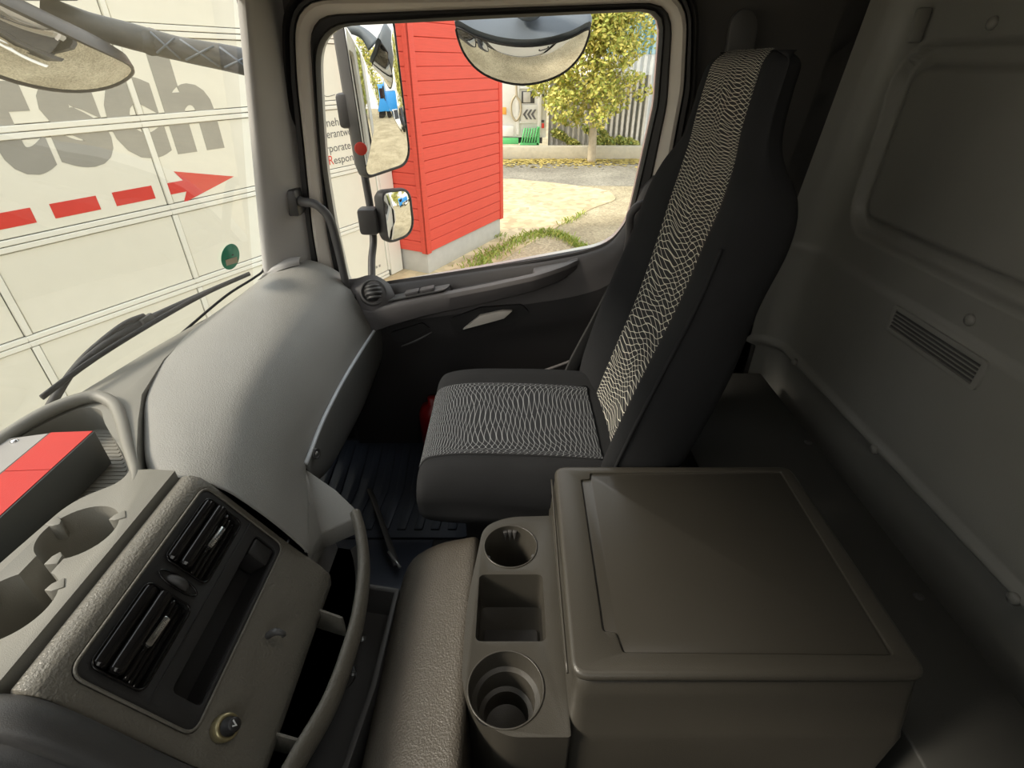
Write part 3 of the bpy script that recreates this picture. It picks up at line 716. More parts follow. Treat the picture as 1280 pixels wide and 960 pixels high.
def liner(name, p0, p1, q0, q1, n0, mat):
    o_ = prism(rounded([(p0, q0), (p1, q0), (p1, q1), (p0, q1)], .010), n0, -.011, LM)
    i_ = prism(rounded([(p0+.0015, q0+.0015), (p1-.0015, q0+.0015), (p1-.0015, q1-.0015), (p0+.0015, q1-.0015)], .009), n0+.003, .02, LM)
    return obj(name, cut(o_, [i_]), mat, dash)
liner('slot_liner', .3625, .6355, .1185, .1715, -.057, 'black')
liner('vent_duct', .3455, .4695, .0065, .0875, -.049, 'black')
liner('vent_duct', .5065, .6355, .0065, .0875, -.049, 'black')
# little hook on the lower slope, and the 12 volt socket
p = V(342, 795, x=-.385)
LB = Vector((.040, 0, -.053)).normalized(); LN = Vector((.80, 0, .60)).normalized()
obj('bag_hook', tube([p+LB*-.006-LN*.006, p+LB*-.006+LN*.012, p+LB*.006+LN*.018, p+LB*.010+LN*.010], [.006, .006, .004, .002], 10), 'dark', dash)
p = V(283, 909, x=-.398)
so = obj('power_socket', lathe([(.0, .002), (.011, .002), (.0125, .006), (.016, .006), (.018, .002), (.018, -.01)], axis_mtx(p, (.78, -.1, .60)), 36), 'gold', dash)
obj('socket_plug', lathe([(0, .022), (.008, .022), (.0095, .020), (.0095, .010), (.012, .008), (.0125, 0)], axis_mtx(p, (.78, -.1, .60)), 28), 'black', so)
pt = p+Vector((.78, -.1, .60)).normalized()*.0222
obj('plug_mark', prism([(-.004, .003), (-.001, -.003), (.005, .005), (.003, .0055), (-.001, 0), (-.002, .004)], 0, .0005, frame_mtx(pt, (0, 1, .2), (-.6, 0, .78))), 'print_white', so)

# shelf below the centre: side cheek, curved front rim, two dividers, floor
cheek_px = [(380, 584, -.790, None), (443, 634, -.815, None), (443, 648, -.825, None), (402, 664, -.845, None), (392, 682, -.86, None), (383, 690, -.80, None)]
P = [V(381, 585, z=-.792), V(420, 612, z=-.803), V(443, 634, z=-.815), V(444, 648, z=-.828), V(420, 658, z=-.838), V(402, 667, z=-.846), V(391, 690, z=-.85), V(384, 692, z=-.800)]
bm = BM(); top = [bm.verts.new(p_) for p_ in P]; low = [bm.verts.new(p_+Vector((-.004, .0, -.05))) for p_ in P]
cen = sum(P, Vector())/len(P)
bm.faces.new(top)
for i in range(len(P)): bm.faces.new((top[i], top[(i+1) % len(P)], low[(i+1) % len(P)], low[i]))
bm.faces.new(list(reversed(low))); bmesh.ops.recalc_face_normals(bm, faces=bm.faces); bmesh.ops.triangulate(bm, faces=[f for f in bm.faces if len(f.verts) > 4])
bevel_bm(bm, .004, 2, 50)
obj('shelf_cheek', bm, 'dash', dash, ang=50)
rim = [V(444, 642, z=-.83), V(451, 668, z=-.85), V(455, 710, z=-.87), V(449, 765, z=-.875), V(436, 815, z=-.875), V(412, 880, z=-.875), V(372, 950, z=-.875), V(340, 1010, z=-.875)]
obj('shelf_rim', tube(rim, 0, 14, flat=(.024, .055, (0, 0, 1))), 'dash_soft', dash)
sb = BM(); rows_ = []
for q in catmull(rim, 4): rows_.append([Vector((q.x, q.y, q.z-.005)), Vector((q.x-.008, q.y, -.925)), Vector((q.x-.03, q.y, -.945)), Vector((-.40, q.y+.005, -.945)), Vector((-.44, q.y+.01, -.80))])
skin_rings(sb, rows_, False)
bmesh.ops.solidify(sb, geom=sb.faces[:], thickness=.003)
obj('shelf_bin', sb, 'case_top', dash)
for a_, b_ in (((395, 762), (428, 772)), ((331, 914), (378, 926))):
    A = V(*a_, z=-.872); B = V(*b_, z=-.872)
    d = (B-A).normalized(); m4 = frame_mtx(A, d, (0, 0, 1))
    obj('shelf_divider', bevel_bm(prism([(-.012, .012), (-.012, -.06), ((B-A).length, -.06), ((B-A).length, 0), (.0, .004)], -.0025, .0025, m4), .002), 'dash_soft', dash)
# drawer pulled out underneath
dr = obj('drawer', cut(prism([(-.42, .20), (-.300, .20), (-.2665, .36), (-.2485, .50), (-.2435, .705), (-.42, .735)], -1.06, -.965), [prism([(-.41, .19), (-.308, .19), (-.277, .36), (-.259, .50), (-.254, .694), (-.41, .722)], -1.052, -.9)], .002, 2), 'dark', dash)
for (u, v) in ((453, 797), (441, 843)):
    q = V(u, v, z=-1.05)
    obj('drawer_screw', lathe([(0, .004), (.003, .004), (.004, .001), (.008, .0), (.008, -.002)], axis_mtx(q, (0, 0, 1)), 16), 'cloth', dr)
obj('cable_hole', lathe([(0, .0012), (.030, .0012), (.032, 0)], axis_mtx(V(425, 845, z=-1.05), (0, 0, 1)), 32), 'black', dr)
# instrument hood on the driver's side of the seam
hr = []
for y, dn in ((.2975, -.004), (.290, .004), (.272, .008), (.262, .002), (.256, -.020), (.20, -.030), (.0, -.03), (-.34, -.03)):
    hr.append([(-.60, y, -.70), (-.60+dn*.2, y, -.605+dn), (-.575+dn*.5, y, -.596+dn), (-.545+dn*.7, y, -.600+dn*.8), (-.515+dn*.8, y, -.622+dn*.6), (-.47+dn*.8, y, -.690+dn*.6), (-.425+dn*.8, y, -.765+dn*.5), (-.37+dn*.5, y, -.845+dn*.5), (-.36, y, -.90)])
obj('instrument_hood', patch(hr, 3, 3, .004), 'dark', dash)
obj('dash_underside', box(-.96, -.50, -.36, 1.56, -.90, -.86), 'black_matt', dash)
obj('dash_core', box(-.96, -.60, -.36, 1.56, -.86, -.725), 'black_matt', dash)

# grey case with a red reflector band lying in the tray
cs = thing('reflector_case', (-.83, .60, -.642), 'long grey case with a red reflective band lying in the dashboard tray', 'case')
cm = Matrix.Translation((-.757, .742, -.642)) @ Matrix.Rotation(math.radians(1.5), 4, 'Z')
obj('case_body', bevel_bm(prism([(0, 0), (-.165, 0), (-.165, .062), (-.080, .074), (-.0, .076)], -.42, 0, cm @ frame_mtx((0, 0, 0), (1, 0, 0), (0, 0, 1)) @ Matrix.Rotation(math.pi, 4, 'Y') @ Matrix.Scale(-1, 4, (1, 0, 0)) if False else cm @ Matrix(((1, 0, 0, 0), (0, 0, 1, 0), (0, 1, 0, 0), (0, 0, 0, 1)))), .002), 'case', cs)
def caseplate(name, xa, xb, ya, yb, mat, n0=.0005, par=None):
    def zt(x): return .076-(-x)*.002/.08 if x > -.08 else .074-(-.08-x)*.012/.085
    bm = BM(); vs = []
    for x in (xa, xb):
        for y in (ya, yb):
            vs.append((x, y, zt(x)+n0))
    t_ = [bm.verts.new(cm @ Vector(v)) for v in vs]; u_ = [bm.verts.new(cm @ Vector((v[0], v[1], v[2]-.002))) for v in vs]
    for q in ((0, 1, 3, 2),): bm.faces.new([t_[i] for i in q]); bm.faces.new([u_[i] for i in reversed(q)])
    for i, j in ((0, 1), (1, 3), (3, 2), (2, 0)): bm.faces.new((t_[i], t_[j], u_[j], u_[i]))
    bmesh.ops.recalc_face_normals(bm, faces=bm.faces)
    return obj(name, bm, mat, par or cs)
caseplate('case_top', -.163, -.082, -.418, -.003, 'case_top')
for k in range(4): tag(caseplate('reflector_band', -.078, -.003, -.418+.1045*k, -.418+.1045*k+.1030, 'red_strip', .0012), 'red reflective strip')
for yy in (-.016,  -.10):
    q = cm @ Vector((-.135, yy, .0685))
    obj('case_screw', lathe([(0, .003), (.004, .0025), (.006, 0), (.006, -.002)], axis_mtx(q, (0, 0, 1)), 14), 'chrome', cs)

# ================= engine cover, floor mat =================
er = []
def ecol(k, dz=0):
    base = [(-.275, -1.27), (-.262, -1.14), (-.250, -1.02), (-.226, -.950), (-.17, -.905), (-.110, -.886), (-.084, -.882), (-.080, -.90), (-.078, -1.0), (-.078, -1.29)]
    return base
for y, f in ((-.34, 0), (.0, 0), (.3, 0), (.60, 0), (.72, .004), (.775, .018), (.808, .055), (.826, .13), (.84, .28), (.85, .41)):
    er.append([(x+f*.10*(1 if x < -.1 else 0), y, max(z-f, -1.298)) for x, z in ecol(0)])
en = obj('engine_cover', patch(er, 4, 4, .006), 'cover', ang=60)
tag(en, 'grained brown-grey engine cover swelling up between the dashboard and the console', 'engine cover')
cr = obj('footwell_carpet', patch([[(x, 1.115, -1.292), (x, 1.09, -1.286), (x, 1.0, -1.24), (x, .90, -1.17), (x, .84, -1.14), (x, .80, -1.13)] for x in (-.75, -.6, -.45, -.25)], 3, 3, .008), 'mat')
tag(cr, 'blue-black footwell carpet ramp rising beside the engine cover', 'carpet')
fm_ = thing('rubber_mat', (-.2, 1.35, ZF), 'ribbed blue-black rubber floor mat in the passenger footwell', 'mat')
obj('mat_sheet', bevel_bm(prism(rounded([(-.80, 1.13), (-.13, 1.13), (-.13, 1.63), (-.80, 1.63)], .04), -1.2999, -1.290), .002), 'mat', fm_)
for k in range(11):
    x = -.76+.055*k
    obj('mat_rib', bevel_bm(prism([(x, 1.16), (x+.028, 1.16), (x+.045, 1.34), (x+.028, 1.60), (x, 1.60), (x+.017, 1.34)], -1.291, -1.284), .002), 'mat', fm_)
lv = thing('cable_rail', (-.30, .90, -1.15), 'thin dark metal rail running across the footwell floor', 'rail')
obj('rail_strip', tube([V(462, 612, z=-1.27), V(478, 655, z=-1.24), V(496, 707, z=-1.12)], 0, 8, 4, flat=(.020, .012, (.3, .2, 1))), 'dark', lv)
obj('rail_tip', tube([V(486, 690, z=-1.145), V(500, 709, z=-1.105)], .004, 8, 1), 'cloth', lv)
rd = obj('red_bottle', lathe([(0, 0), (.050, 0), (.055, .01), (.055, .18), (.045, .21), (.018, .225), (.018, .25), (0, .25)], axis_mtx((-.29, 1.555, -1.283), (0, 0, 1)), 32), 'red_dark')
tag(rd, 'small red container in the dark footwell beside the seat', 'container')

# ================= centre console =================
co = thing('centre_console', (.30, .62, -.878), 'wide dark storage console with flat lid and cup holders between the seats', 'console')
body = patch if False else None
bm = BM()
def crect(z, x0, x1, y0, y1, r): return [Vector((p.x, p.y, z)) for p in rounded([(x0, y0), (x1, y0), (x1, y1), (x0, y1)], r, 6)]
skin_rings(bm, [crect(ZF+.002, .090, .60, .372, .86, .02), crect(-.875, .085, .60, .372, .86, .02), crect(-.865, .087, .602, .378, .856, .022), crect(-.80, .090, .604, .396, .853, .024), crect(-.772, .092, .604, .404, .851, .026), crect(-.768, .096, .600, .408, .847, .026)], True, caps=True)
bmesh.ops.recalc_face_normals(bm, faces=bm.faces)
obj('console_body', bm, 'console', co)
lidp = rounded([(.086, .400), (.606, .400), (.610, .856), (.092, .856)], .028, 8)
lb = bevel_bm(prism(lidp, -.766, -.748), .009, 4)
recess = prism(rounded([(.141, .470), (.161, .468), (.166, .436), (.570, .432), (.582, .838), (.168, .832), (.166, .814), (.146, .812)], .005, 3), -.7525, -.7)
ld = obj('console_lid', cut(lb, [recess], .0015, 2), 'console', co)
obj('lid_panel', bevel_bm(prism(rounded([(.1435, .472), (.1635, .470), (.1685, .438), (.568, .434), (.580, .836), (.1705, .830), (.1685, .812), (.1485, .810)], .004, 3), -.757, -.7515), .001), 'lid', ld)
obj('lid_seam', tube([(.083, .42, -.775), (.084, .60, -.775), (.087, .84, -.775)], .0022, 8), 'console', co)
# cup holder strip
cp = rounded([(-.050, .392), (-.010, .366), (.088, .366), (.090, .806), (-.010, .802), (-.062, .775), (-.085, .58), (-.082, .44)], [.03, .03, .005, .005, .04, .04, .08, .05], 8)
st = prism(cp, -1.28, -.850)
cups = [lathe([(.047, 0), (.054, .145), (.055, .2)], axis_mtx((-.003, .722, -.975), (0, 0, 1)), 48),
        lathe([(.036, 0), (.038, .04), (.046, .042), (.048, .085), (.056, .087), (.0605, .126), (.061, .2)], axis_mtx((-.010, .437, -.975), (0, 0, 1)), 48),
        prism(rounded([(-.064, .515), (.060, .515), (.060, .652), (-.064, .652)], .012, 6), -.955, -.8)]
strip = obj('cup_holder_strip', cut(st, cups, .003, 3), 'console', co)
for cx, cy, r in ((-.003, .722, .0545), (-.010, .437, .0608)):
    obj('cup_rim', tube([(cx+r*math.cos(t), cy+r*math.sin(t), -.8495) for t in [2*math.pi*j/48 for j in range(48)]], .0016, 6, 1, closed=True), 'console', strip)
for a in (92, 80, 104, 205, -20):
    q = math.radians(a); d = Vector((math.cos(q), math.sin(q), 0)); c_ = Vector((-.003, .722, -.868))+d*.050
    obj('grip_tooth', bevel_bm(prism([(-.0045, .008), (.0045, .008), (0, -.020)], -.004, .004, frame_mtx(c_, Vector((-d.y, d.x, 0)), (0, 0, 1))), .001), 'dark', strip)
obj('rubber_inlay', bevel_bm(prism(rounded([(-.055, .52), (.05, .52), (.05, .60), (-.055, .60)], .008), -.956, -.949), .002), 'dark', strip)

# ================= bench shelf along the rear wall =================
sh = obj('rear_shelf', bevel_bm(prism([(.66, -.36), (.890, -.36), (.905, 1.60), (.52, 1.60), (.52, .95), (.60, .90), (.66, .84)], -1.28, -.955), .006), 'shelf')
tag(sh, 'long dark storage box along the foot of the rear wall', 'storage box')
lip_ = obj('shelf_swell', patch([[(.66, y, -.955), (.685, y, -.955+h), (.715, y, -.95+h), (.75, y, -.957)] for y, h in ((.70, 0), (.76, .03), (.84, .045), (.95, .03), (1.02, 0))], 4, 4), 'shelf', sh)
for (u, v) in ((1013, 553), (1148, 745), (944, 441)):
    q = V(u, v, z=-.955)
    if q.x > .88: q.x = .88
    obj('fixing_cap', lathe([(0, .004), (.008, .0035), (.011, 0), (.011, -.004)], axis_mtx(q, (0, 0, 1)), 20), 'dark', sh)

# ================= passenger seat =================
seat = thing('passenger_seat', (.05, 1.10, ZF), 'black cloth passenger seat with pale wavy-patterned centre panels', 'seat')
SC = 1.112
# cushion: closed sections along x
def cush(x, top, half, hgt, zb):
    # profile across y: bolster crests either side of a flatter middle
    pts = []
    for t, dz in ((-1.0, -.085), (-1.02, -.045), (-.985, -.012), (-.90, .012), (-.78, .016), (-.66, .0), (-.5, -.006), (0, -.004), (.5, -.006), (.66, .0), (.78, .016), (.90, .012), (.985, -.012), (1.02, -.045), (1.0, -.085)):
        pts.append(Vector((x, SC+t*half, top+dz*(hgt))))
    pts += [Vector((x, SC+.9*half, zb)), Vector((x, SC, zb-.005)), Vector((x, SC-.9*half, zb))]
    return pts
cs_ = [(-.222, -.880, .20, .3, -.905), (-.226, -.850, .225, .6, -.925), (-.214, -.822, .238, .85, -.94), (-.190, -.806, .243, 1, -.95), (-.12, -.796, .246, 1.1, -.96), (.0, -.797, .248, 1.2, -.96), (.12, -.803, .25, 1.4, -.96), (.22, -.812, .25, 1.5, -.96), (.36, -.83, .25, 1.4, -.96)]
rg = [cush(*c_) for c_ in cs_]
rg = [catmull(r, 3, True) for r in rg]
cl = [catmull([r[j] for r in rg], 4) for j in range(len(rg[0]))]
bm = BM(); skin_rings(bm, [[c_[i] for c_ in cl] for i in range(len(cl[0]))], True, caps=True); bmesh.ops.recalc_face_normals(bm, faces=bm.faces)
obj('cushion', bm, 'fabric', seat, ang=80)
def uvpatch(name, grid, mat, parent, us, vs, nu=6, nv=5):
    g = [catmull(r, nu) for r in grid]; cols = [catmull([g[i][j] for i in range(len(g))], nv) for j in range(len(g[0]))]
    n, m_ = len(cols[0]), len(cols); bm = BM(); uvl = bm.loops.layers.uv.new('UVMap')
    vv = [[bm.verts.new(cols[j][i]) for j in range(m_)] for i in range(n)]
    for i in range(n-1):
        for j in range(m_-1):
            f = bm.faces.new((vv[i][j], vv[i][j+1], vv[i+1][j+1], vv[i+1][j]))
            for l, (a, b) in zip(f.loops, ((i, j), (i, j+1), (i+1, j+1), (i+1, j))):
                l[uvl].uv = (b/(m_-1)*us, a/(n-1)*vs)
    return obj(name, bm, mat, parent, ang=80)
gr = []
for x, top, half, hg, zb in cs_[1:8]:
    gr.append([(x-(.004 if x < -.2 else 0), SC+t*half, top+dz*hg+.0035+(.0 if x > -.2 else .0)) for t, dz in ((-.655, -.004), (-.63, .0), (-.5, -.005), (0, -.003), (.5, -.005), (.63, .0), (.655, -.004))])
uvpatch('cushion_panel', gr, 'weave_seat', seat, 1.0, 1.35)
for s_ in (-1, 1):
    obj('cushion_piping', tube([(x, SC+s_*.66*half, top+.001) for x, top, half, hg, zb in cs_[1:8]], .0035, 8, 4), 'fabric', seat)
# backrest: sections by height; crest = bolster front, mid = panel depth
bk = [  # z, x_mid, x_crest, half-width, x_back, panel half
 (-.86, .250, .205, .225, .36, .150), (-.78, .272, .206, .248, .385, .152), (-.66, .305, .232, .258, .415, .155), (-.52, .345, .270, .262, .445, .158),
 (-.38, .370, .312, .258, .465, .155), (-.27, .385, .338, .252, .492, .148), (-.20, .394, .362, .232, .492, .140), (-.145, .400, .384, .185, .472, .134), (-.10, .402, .390, .166, .466, .130), (-.04, .408, .398, .160, .468, .124), (.000, .415, .408, .152, .472, .117), (.018, .432, .430, .130, .455, .10)]
BC = 1.115
def bsec(z, xm, xc, hw, xb, ph):
    f = (xm-xc)
    pt = [(-1.0, xb-.03), (-1.03, (xb+xc)/2), (-1.0, xc+.030), (-.955, xc+.008), (-.90, xc), (-.82, xc+.006), (-ph/hw-.02, xc+f*.75), (-ph/hw*.9, xm), (0, xm+.004), (ph/hw*.9, xm), (ph/hw+.02, xc+f*.75), (.82, xc+.006), (.90, xc), (.955, xc+.008), (1.0, xc+.030), (1.03, (xb+xc)/2), (1.0, xb-.03), (.90, xb-.004), (.5, xb+.004), (0, xb+.006), (-.5, xb+.004), (-.90, xb-.004)]
    return [Vector((x, BC+t*hw, z)) for t, x in pt]
rg = [catmull(bsec(*b_), 2, True) for b_ in bk]
cl = [catmull([r[j] for r in rg], 5) for j in range(len(rg[0]))]
bm = BM(); skin_rings(bm, [[c_[i] for c_ in cl] for i in range(len(cl[0]))], True, caps=True); bmesh.ops.recalc_face_normals(bm, faces=bm.faces)
obj('backrest', bm, 'fabric', seat, ang=80)
gr = []
for z, xm, xc, hw, xb, ph in bk:
    gr.append([(xm-.0055+(xm-xc)*-.12*abs(t)**3+(.0 if abs(t) < 1 else .006), BC+t*ph, z) for t in (-1.0, -.96, -.7, -.3, 0, .3, .7, .96, 1.0)])
gr[-1] = [(x+.004, y, z+.003) for x, y, z in gr[-1]]
uvpatch('backrest_panel', gr, 'weave_back', seat, 1.0, 2.75)
for zz, xx in ((-.57, .3255), (-.69, .291)):
    pass
obj('panel_seam', tube([(.2955, BC-.150, -.690), (.2925, BC-.08, -.700), (.2915, BC, -.705), (.2925, BC+.08, -.700), (.2955, BC+.150, -.690)], .0022, 6), 'fabric', seat)
obj('panel_seam', tube([(.3225, BC-.150, -.585), (.3215, BC-.08, -.592), (.321, BC, -.595), (.3215, BC+.08, -.592), (.3225, BC+.150, -.585)], .0022, 6), 'fabric', seat)
for s_ in (-1, 1):
    obj('backrest_piping', tube([(xc+.020, BC+s_*hw*.995, z) for z, xm, xc, hw, xb, ph in bk[1:6]], .004, 8, 4), 'fabric', seat)
obj('seat_base', bevel_bm(box(-.12, .42, .93, 1.28, ZF+.001, -.93), .01), 'black_matt', seat)
obj('recline_hinge', lathe([(0, .03), (.04, .03), (.05, .02), (.05, 0)], axis_mtx((.30, SC-.22, -.90), (0, -1, 0)), 24), 'black', seat)
#PART4
# ================= outside: mirrors and wiper =================
def mirror_glass(C, n, up, outline, R, name, parent, mat='mirror', lift=0.0):
    n = Vector(n).normalized(); A = Vector(up).cross(n).normalized(); B = n.cross(A).normalized()
    bm = BM(); K = 14; ctr = Vector((sum(p[0] for p in outline)/len(outline), sum(p[1] for p in outline)/len(outline)))
    def P(a, b): return C+A*a+B*b-n*((a*a+b*b)/(2*R)-lift)
    v0 = bm.verts.new(P(*ctr)); prev = None
    for k in range(1, K+1):
        ring = [bm.verts.new(P(*(ctr+(Vector(q[:2])-ctr)*(k/K)))) for q in outline]
        m_ = len(ring)
        for i in range(m_):
            j = (i+1) % m_
            if prev is None: bm.faces.new((v0, ring[i], ring[j]))
            else: bm.faces.new((prev[i], ring[i], ring[j], prev[j]))
        prev = ring
    bmesh.ops.recalc_face_normals(bm, faces=bm.faces)
    if sum((f.normal.dot(n) for f in bm.faces)) < 0: bmesh.ops.reverse_faces(bm, faces=bm.faces)
    return obj(name, bm, mat, parent, ang=60), (A, B, n, P, ctr)
def housing(fr, outline, depth, parent, mat, R, grow=.008, back=.75, name='mirror_housing'):
    A, B, n, P, ctr = fr
    def ring(gr, dn, sc=1.0):
        out = []
        for q in outline:
            d = Vector(q[:2])-ctr; L = d.length
            e = ctr+d*((L+gr)/L)*sc
            out.append(P(e.x, e.y)-n*dn if sc == 1 else P(ctr.x+(e.x-ctr.x), ctr.y+(e.y-ctr.y))-n*dn)
        return out
    bm = BM()
    skin_rings(bm, [ring(-.002, .002), ring(.002, -.004), ring(grow, -.003), ring(grow+.003, .008), ring(grow, depth*.5), ring(0, depth*.85, .93), ring(0, depth, back)], True)
    last = ring(0, depth, back); vs = [bm.verts.new(p) for p in last]; bm.faces.new(vs)
    bmesh.ops.recalc_face_normals(bm, faces=bm.faces)
    return obj(name, bm, mat, parent, ang=50)

sm1 = thing('side_mirror', (-.45, 1.85, -.6), 'tall dark side mirror hanging outside the front edge of the door window', 'mirror')
ol = rounded([(-.100, -.235), (.100, -.215), (.100, .235), (-.100, .235)], [.03, .055, .05, .05], 7)
C1 = Vector((-.418, 1.884, -.085))
n1 = Vector((.815, -.575, .030))
g1, f1 = mirror_glass(C1, n1, (0, 0, 1), ol, 1.9, 'mirror_glass', sm1)
housing(f1, ol, .075, sm1, 'housing', 1.9)
obj('mirror_arm', tube([(-.50, 1.74, -.665), (-.505, 1.80, -.600), (-.505, 1.86, -.545), (-.508, 1.89, -.45), (-.515, 1.90, -.30), (-.525, 1.91, .0), (-.53, 1.91, .22), (-.52, 1.86, .27)], .0135, 12), 'housing', sm1)
obj('arm_clamp', bevel_bm(box(-.555, -.500, 1.83, 1.90, -.18, -.08), .012), 'housing', sm1)
obj('painted_reflection', lathe([(0, .002), (.018, .002), (.020, 0)], axis_mtx(V(451, 186, y=1.800), (.2, -1, 0)), 24), 'print_red', sm1)  # red disc paints in the reflection of a tail-light sticker
sm2 = thing('wide_angle_mirror', (-.45, 1.85, -.55), 'small rounded wide-angle mirror below the tall side mirror', 'mirror')
o2 = rounded([(-.062, -.080), (.058, -.072), (.064, .075), (-.055, .085)], [.035, .05, .035, .03], 7)
g2, f2 = mirror_glass(Vector((-.398, 1.856, -.460)), (.80, -.59, .03), (0, 0, 1), o2, .42, 'mirror_glass', sm2)
housing(f2, o2, .065, sm2, 'housing', .42)
obj('mirror_bracket', bevel_bm(box(-.535, -.470, 1.80, 1.86, -.515, -.425), .012), 'housing', sm2)
sm3 = thing('kerb_mirror', (.04, 1.95, -.05), 'half-moon kerb mirror with bluish-grey hood above the door window', 'mirror')
o3 = [(-.208, .058), (-.15, .052), (-.08, .048), (0, .046), (.08, .047), (.15, .050), (.205, .055), (.207, .02), (.19, -.03), (.15, -.075), (.09, -.100), (0, -.113), (-.09, -.100), (-.15, -.075), (-.19, -.03), (-.208, .02)]
o3 = [Vector((p.x, p.y)) for p in catmull([(a, b, 0) for a, b in o3], 3, True)]
C3 = Vector((.036, 1.945, .008))
g3, f3 = mirror_glass(C3, (.0, -.74, -.67), (0, 0, 1), o3, .36, 'mirror_glass', sm3)
A3, B3, N3, P3, c3 = f3
obj('mirror_edge', tube([P3(*p)+N3*.001 for p in o3], .003, 8, 1, closed=True), 'seal', sm3)
# hood: from the glass edge back and up to the mount
rg = []
topE = [P3(*p) for p in o3]
def hoodring(k, up_, out_): return [P3(c3.x+(p.x-c3.x)*k, c3.y+.02+(p.y-c3.y)*k)+Vector((0, out_, up_)) for p in o3]
bm = BM(); skin_rings(bm, [hoodring(1.01, .0, .002), hoodring(1.02, .015, .015), hoodring(.97, .05, .05), hoodring(.80, .085, .075), hoodring(.45, .11, .085)], True, caps=True); bmesh.ops.recalc_face_normals(bm, faces=bm.faces)
obj('mirror_hood', bm, 'housing_blue', sm3, ang=60)
tp_ = [P3(a, b)+Vector((0, -.004, .004)) for a, b in ((-.205, .058), (-.14, .030), (-.07, .014), (0, .010), (.07, .014), (.14, .028), (.203, .055))]
rows_unused = [tp_, [p+Vector((0, -.006, .030)) for p in tp_], [Vector((.036+(p.x-.036)*.97, p.y+.004, .090)) for p in tp_], [Vector((.036+(p.x-.036)*.85, p.y+.06, .120)) for p in tp_]]
obj('mirror_stalk', tube([(.05, 1.95, .13), (.05, 1.90, .19), (.05, 1.80, .22), (.05, 1.70, .24)], [.04, .03, .022, .022], 12), 'housing_blue', sm3)
sm4 = thing('front_mirror', (-1.1, 1.4, -.1), 'large oval front mirror on a ribbed arm beyond the windscreen', 'mirror')
o4 = [Vector((.27*math.cos(t)*(1 if math.cos(t) > 0 else 1.1), .088*math.sin(t)*(1.25 if math.sin(t) < 0 else .75))) for t in [2*math.pi*j/48 for j in range(48)]]
C4 = Vector((-1.12, 1.40, .035))
g4, f4 = mirror_glass(C4, (.50, -.56, -.66), (.10, .42, .9), o4, .45, 'mirror_glass', sm4)
housing(f4, o4, .085, sm4, 'housing', .45, .008, .6)
pA, pB = wpt(108, 30, -.26), Vector((-.745, 1.70, .0))
pm_ = [Vector((-1.20, 1.62, .115)), Vector((-1.12, 1.655, .085)), Vector((-1.03, 1.68, .060)), Vector((-.93, 1.71, .033)), Vector((-.80, 1.74, .008)), Vector((-.68, 1.76, -.02))]
obj('mirror_arm', tube(pm_, [.034, .030, .032, .030, .034, .036], 12), 'strut', sm4)
for a_, b_ in ((.50, .60), (.62, .74), (.76, .88)):
    cc = catmull(pm_, 10); q0, q1 = cc[int(a_*50)], cc[int(b_*50)]
    up_ = Vector((0, 0, .024)); f_ = Vector((.012, -.030, 0))
    obj('arm_rib', tube([q0+up_+f_, q1-up_+f_], .003, 6, 1), 'housing_blue', sm4)
    obj('arm_rib', tube([q0-up_+f_, q1+up_+f_], .003, 6, 1), 'housing_blue', sm4)
cc = catmull(pm_, 10)
obj('arm_joint', lathe([(0, .036), (.012, .036), (.014, .030), (.030, .022), (.030, -.02)], axis_mtx(cc[24], (.3, -1, -.2)), 20), 'strut', sm4)
obj('mirror_mount', bevel_bm(box(-1.42, -1.10, 1.40, 1.66, .135, .20), .02), 'housing_blue', sm4)

wp = thing('wiper', (-.95, .85, -.6), 'black wiper lying across the lower windscreen', 'wiper')
obj('wiper_blade', tube([wpt(52, 497, -.012), wpt(120, 447, -.014), wpt(200, 398, -.014), wpt(260, 365, -.014), wpt(312, 342, -.012)], 0, 8, 4, flat=(.012, .006, (1, 0, .3))), 'black_matt', wp)
obj('wiper_spine', tube([wpt(75, 480, -.030), wpt(110, 447, -.034), wpt(160, 412, -.036), wpt(225, 380, -.032), wpt(285, 352, -.022)], [.004, .008, .009, .007, .003], 10), 'black_matt', wp)
obj('wiper_arm', tube([wpt(62, 510, -.06), wpt(72, 492, -.055), wpt(95, 458, -.050), wpt(120, 432, -.046), wpt(155, 405, -.042), wpt(180, 395, -.038)], [.010, .009, .007, .006, .006, .007], 10), 'black_matt', wp)
obj('wiper_clip', bevel_bm(BM() if False else prism([(-.018, -.006), (.018, -.006), (.018, .006), (-.018, .006)], -.006, .012, frame_mtx(wpt(183, 398, -.030), (.1, 1, .1), (1, 0, .2))), .003), 'dark', wp)

# ================= outside: the truck's own outer skin seen in the mirrors =================
ts = thing('painted_cab', (1.2, 1.72, -1.5), 'white painted side of the cab behind the door seen in the side mirror', 'truck body')
obj('side_panel', bevel_bm(box(.53, 1.20, 1.745, 1.76, -1.5, .45), .004), 'white_paint', ts)
tn = obj('truck_nose', bevel_bm(box(-1.12, -1.08, YL, YR, -1.9, -.92), .01), 'white_paint')
tag(tn, 'white painted front panel of the truck below the windscreen, seen in the front mirror', 'truck body')

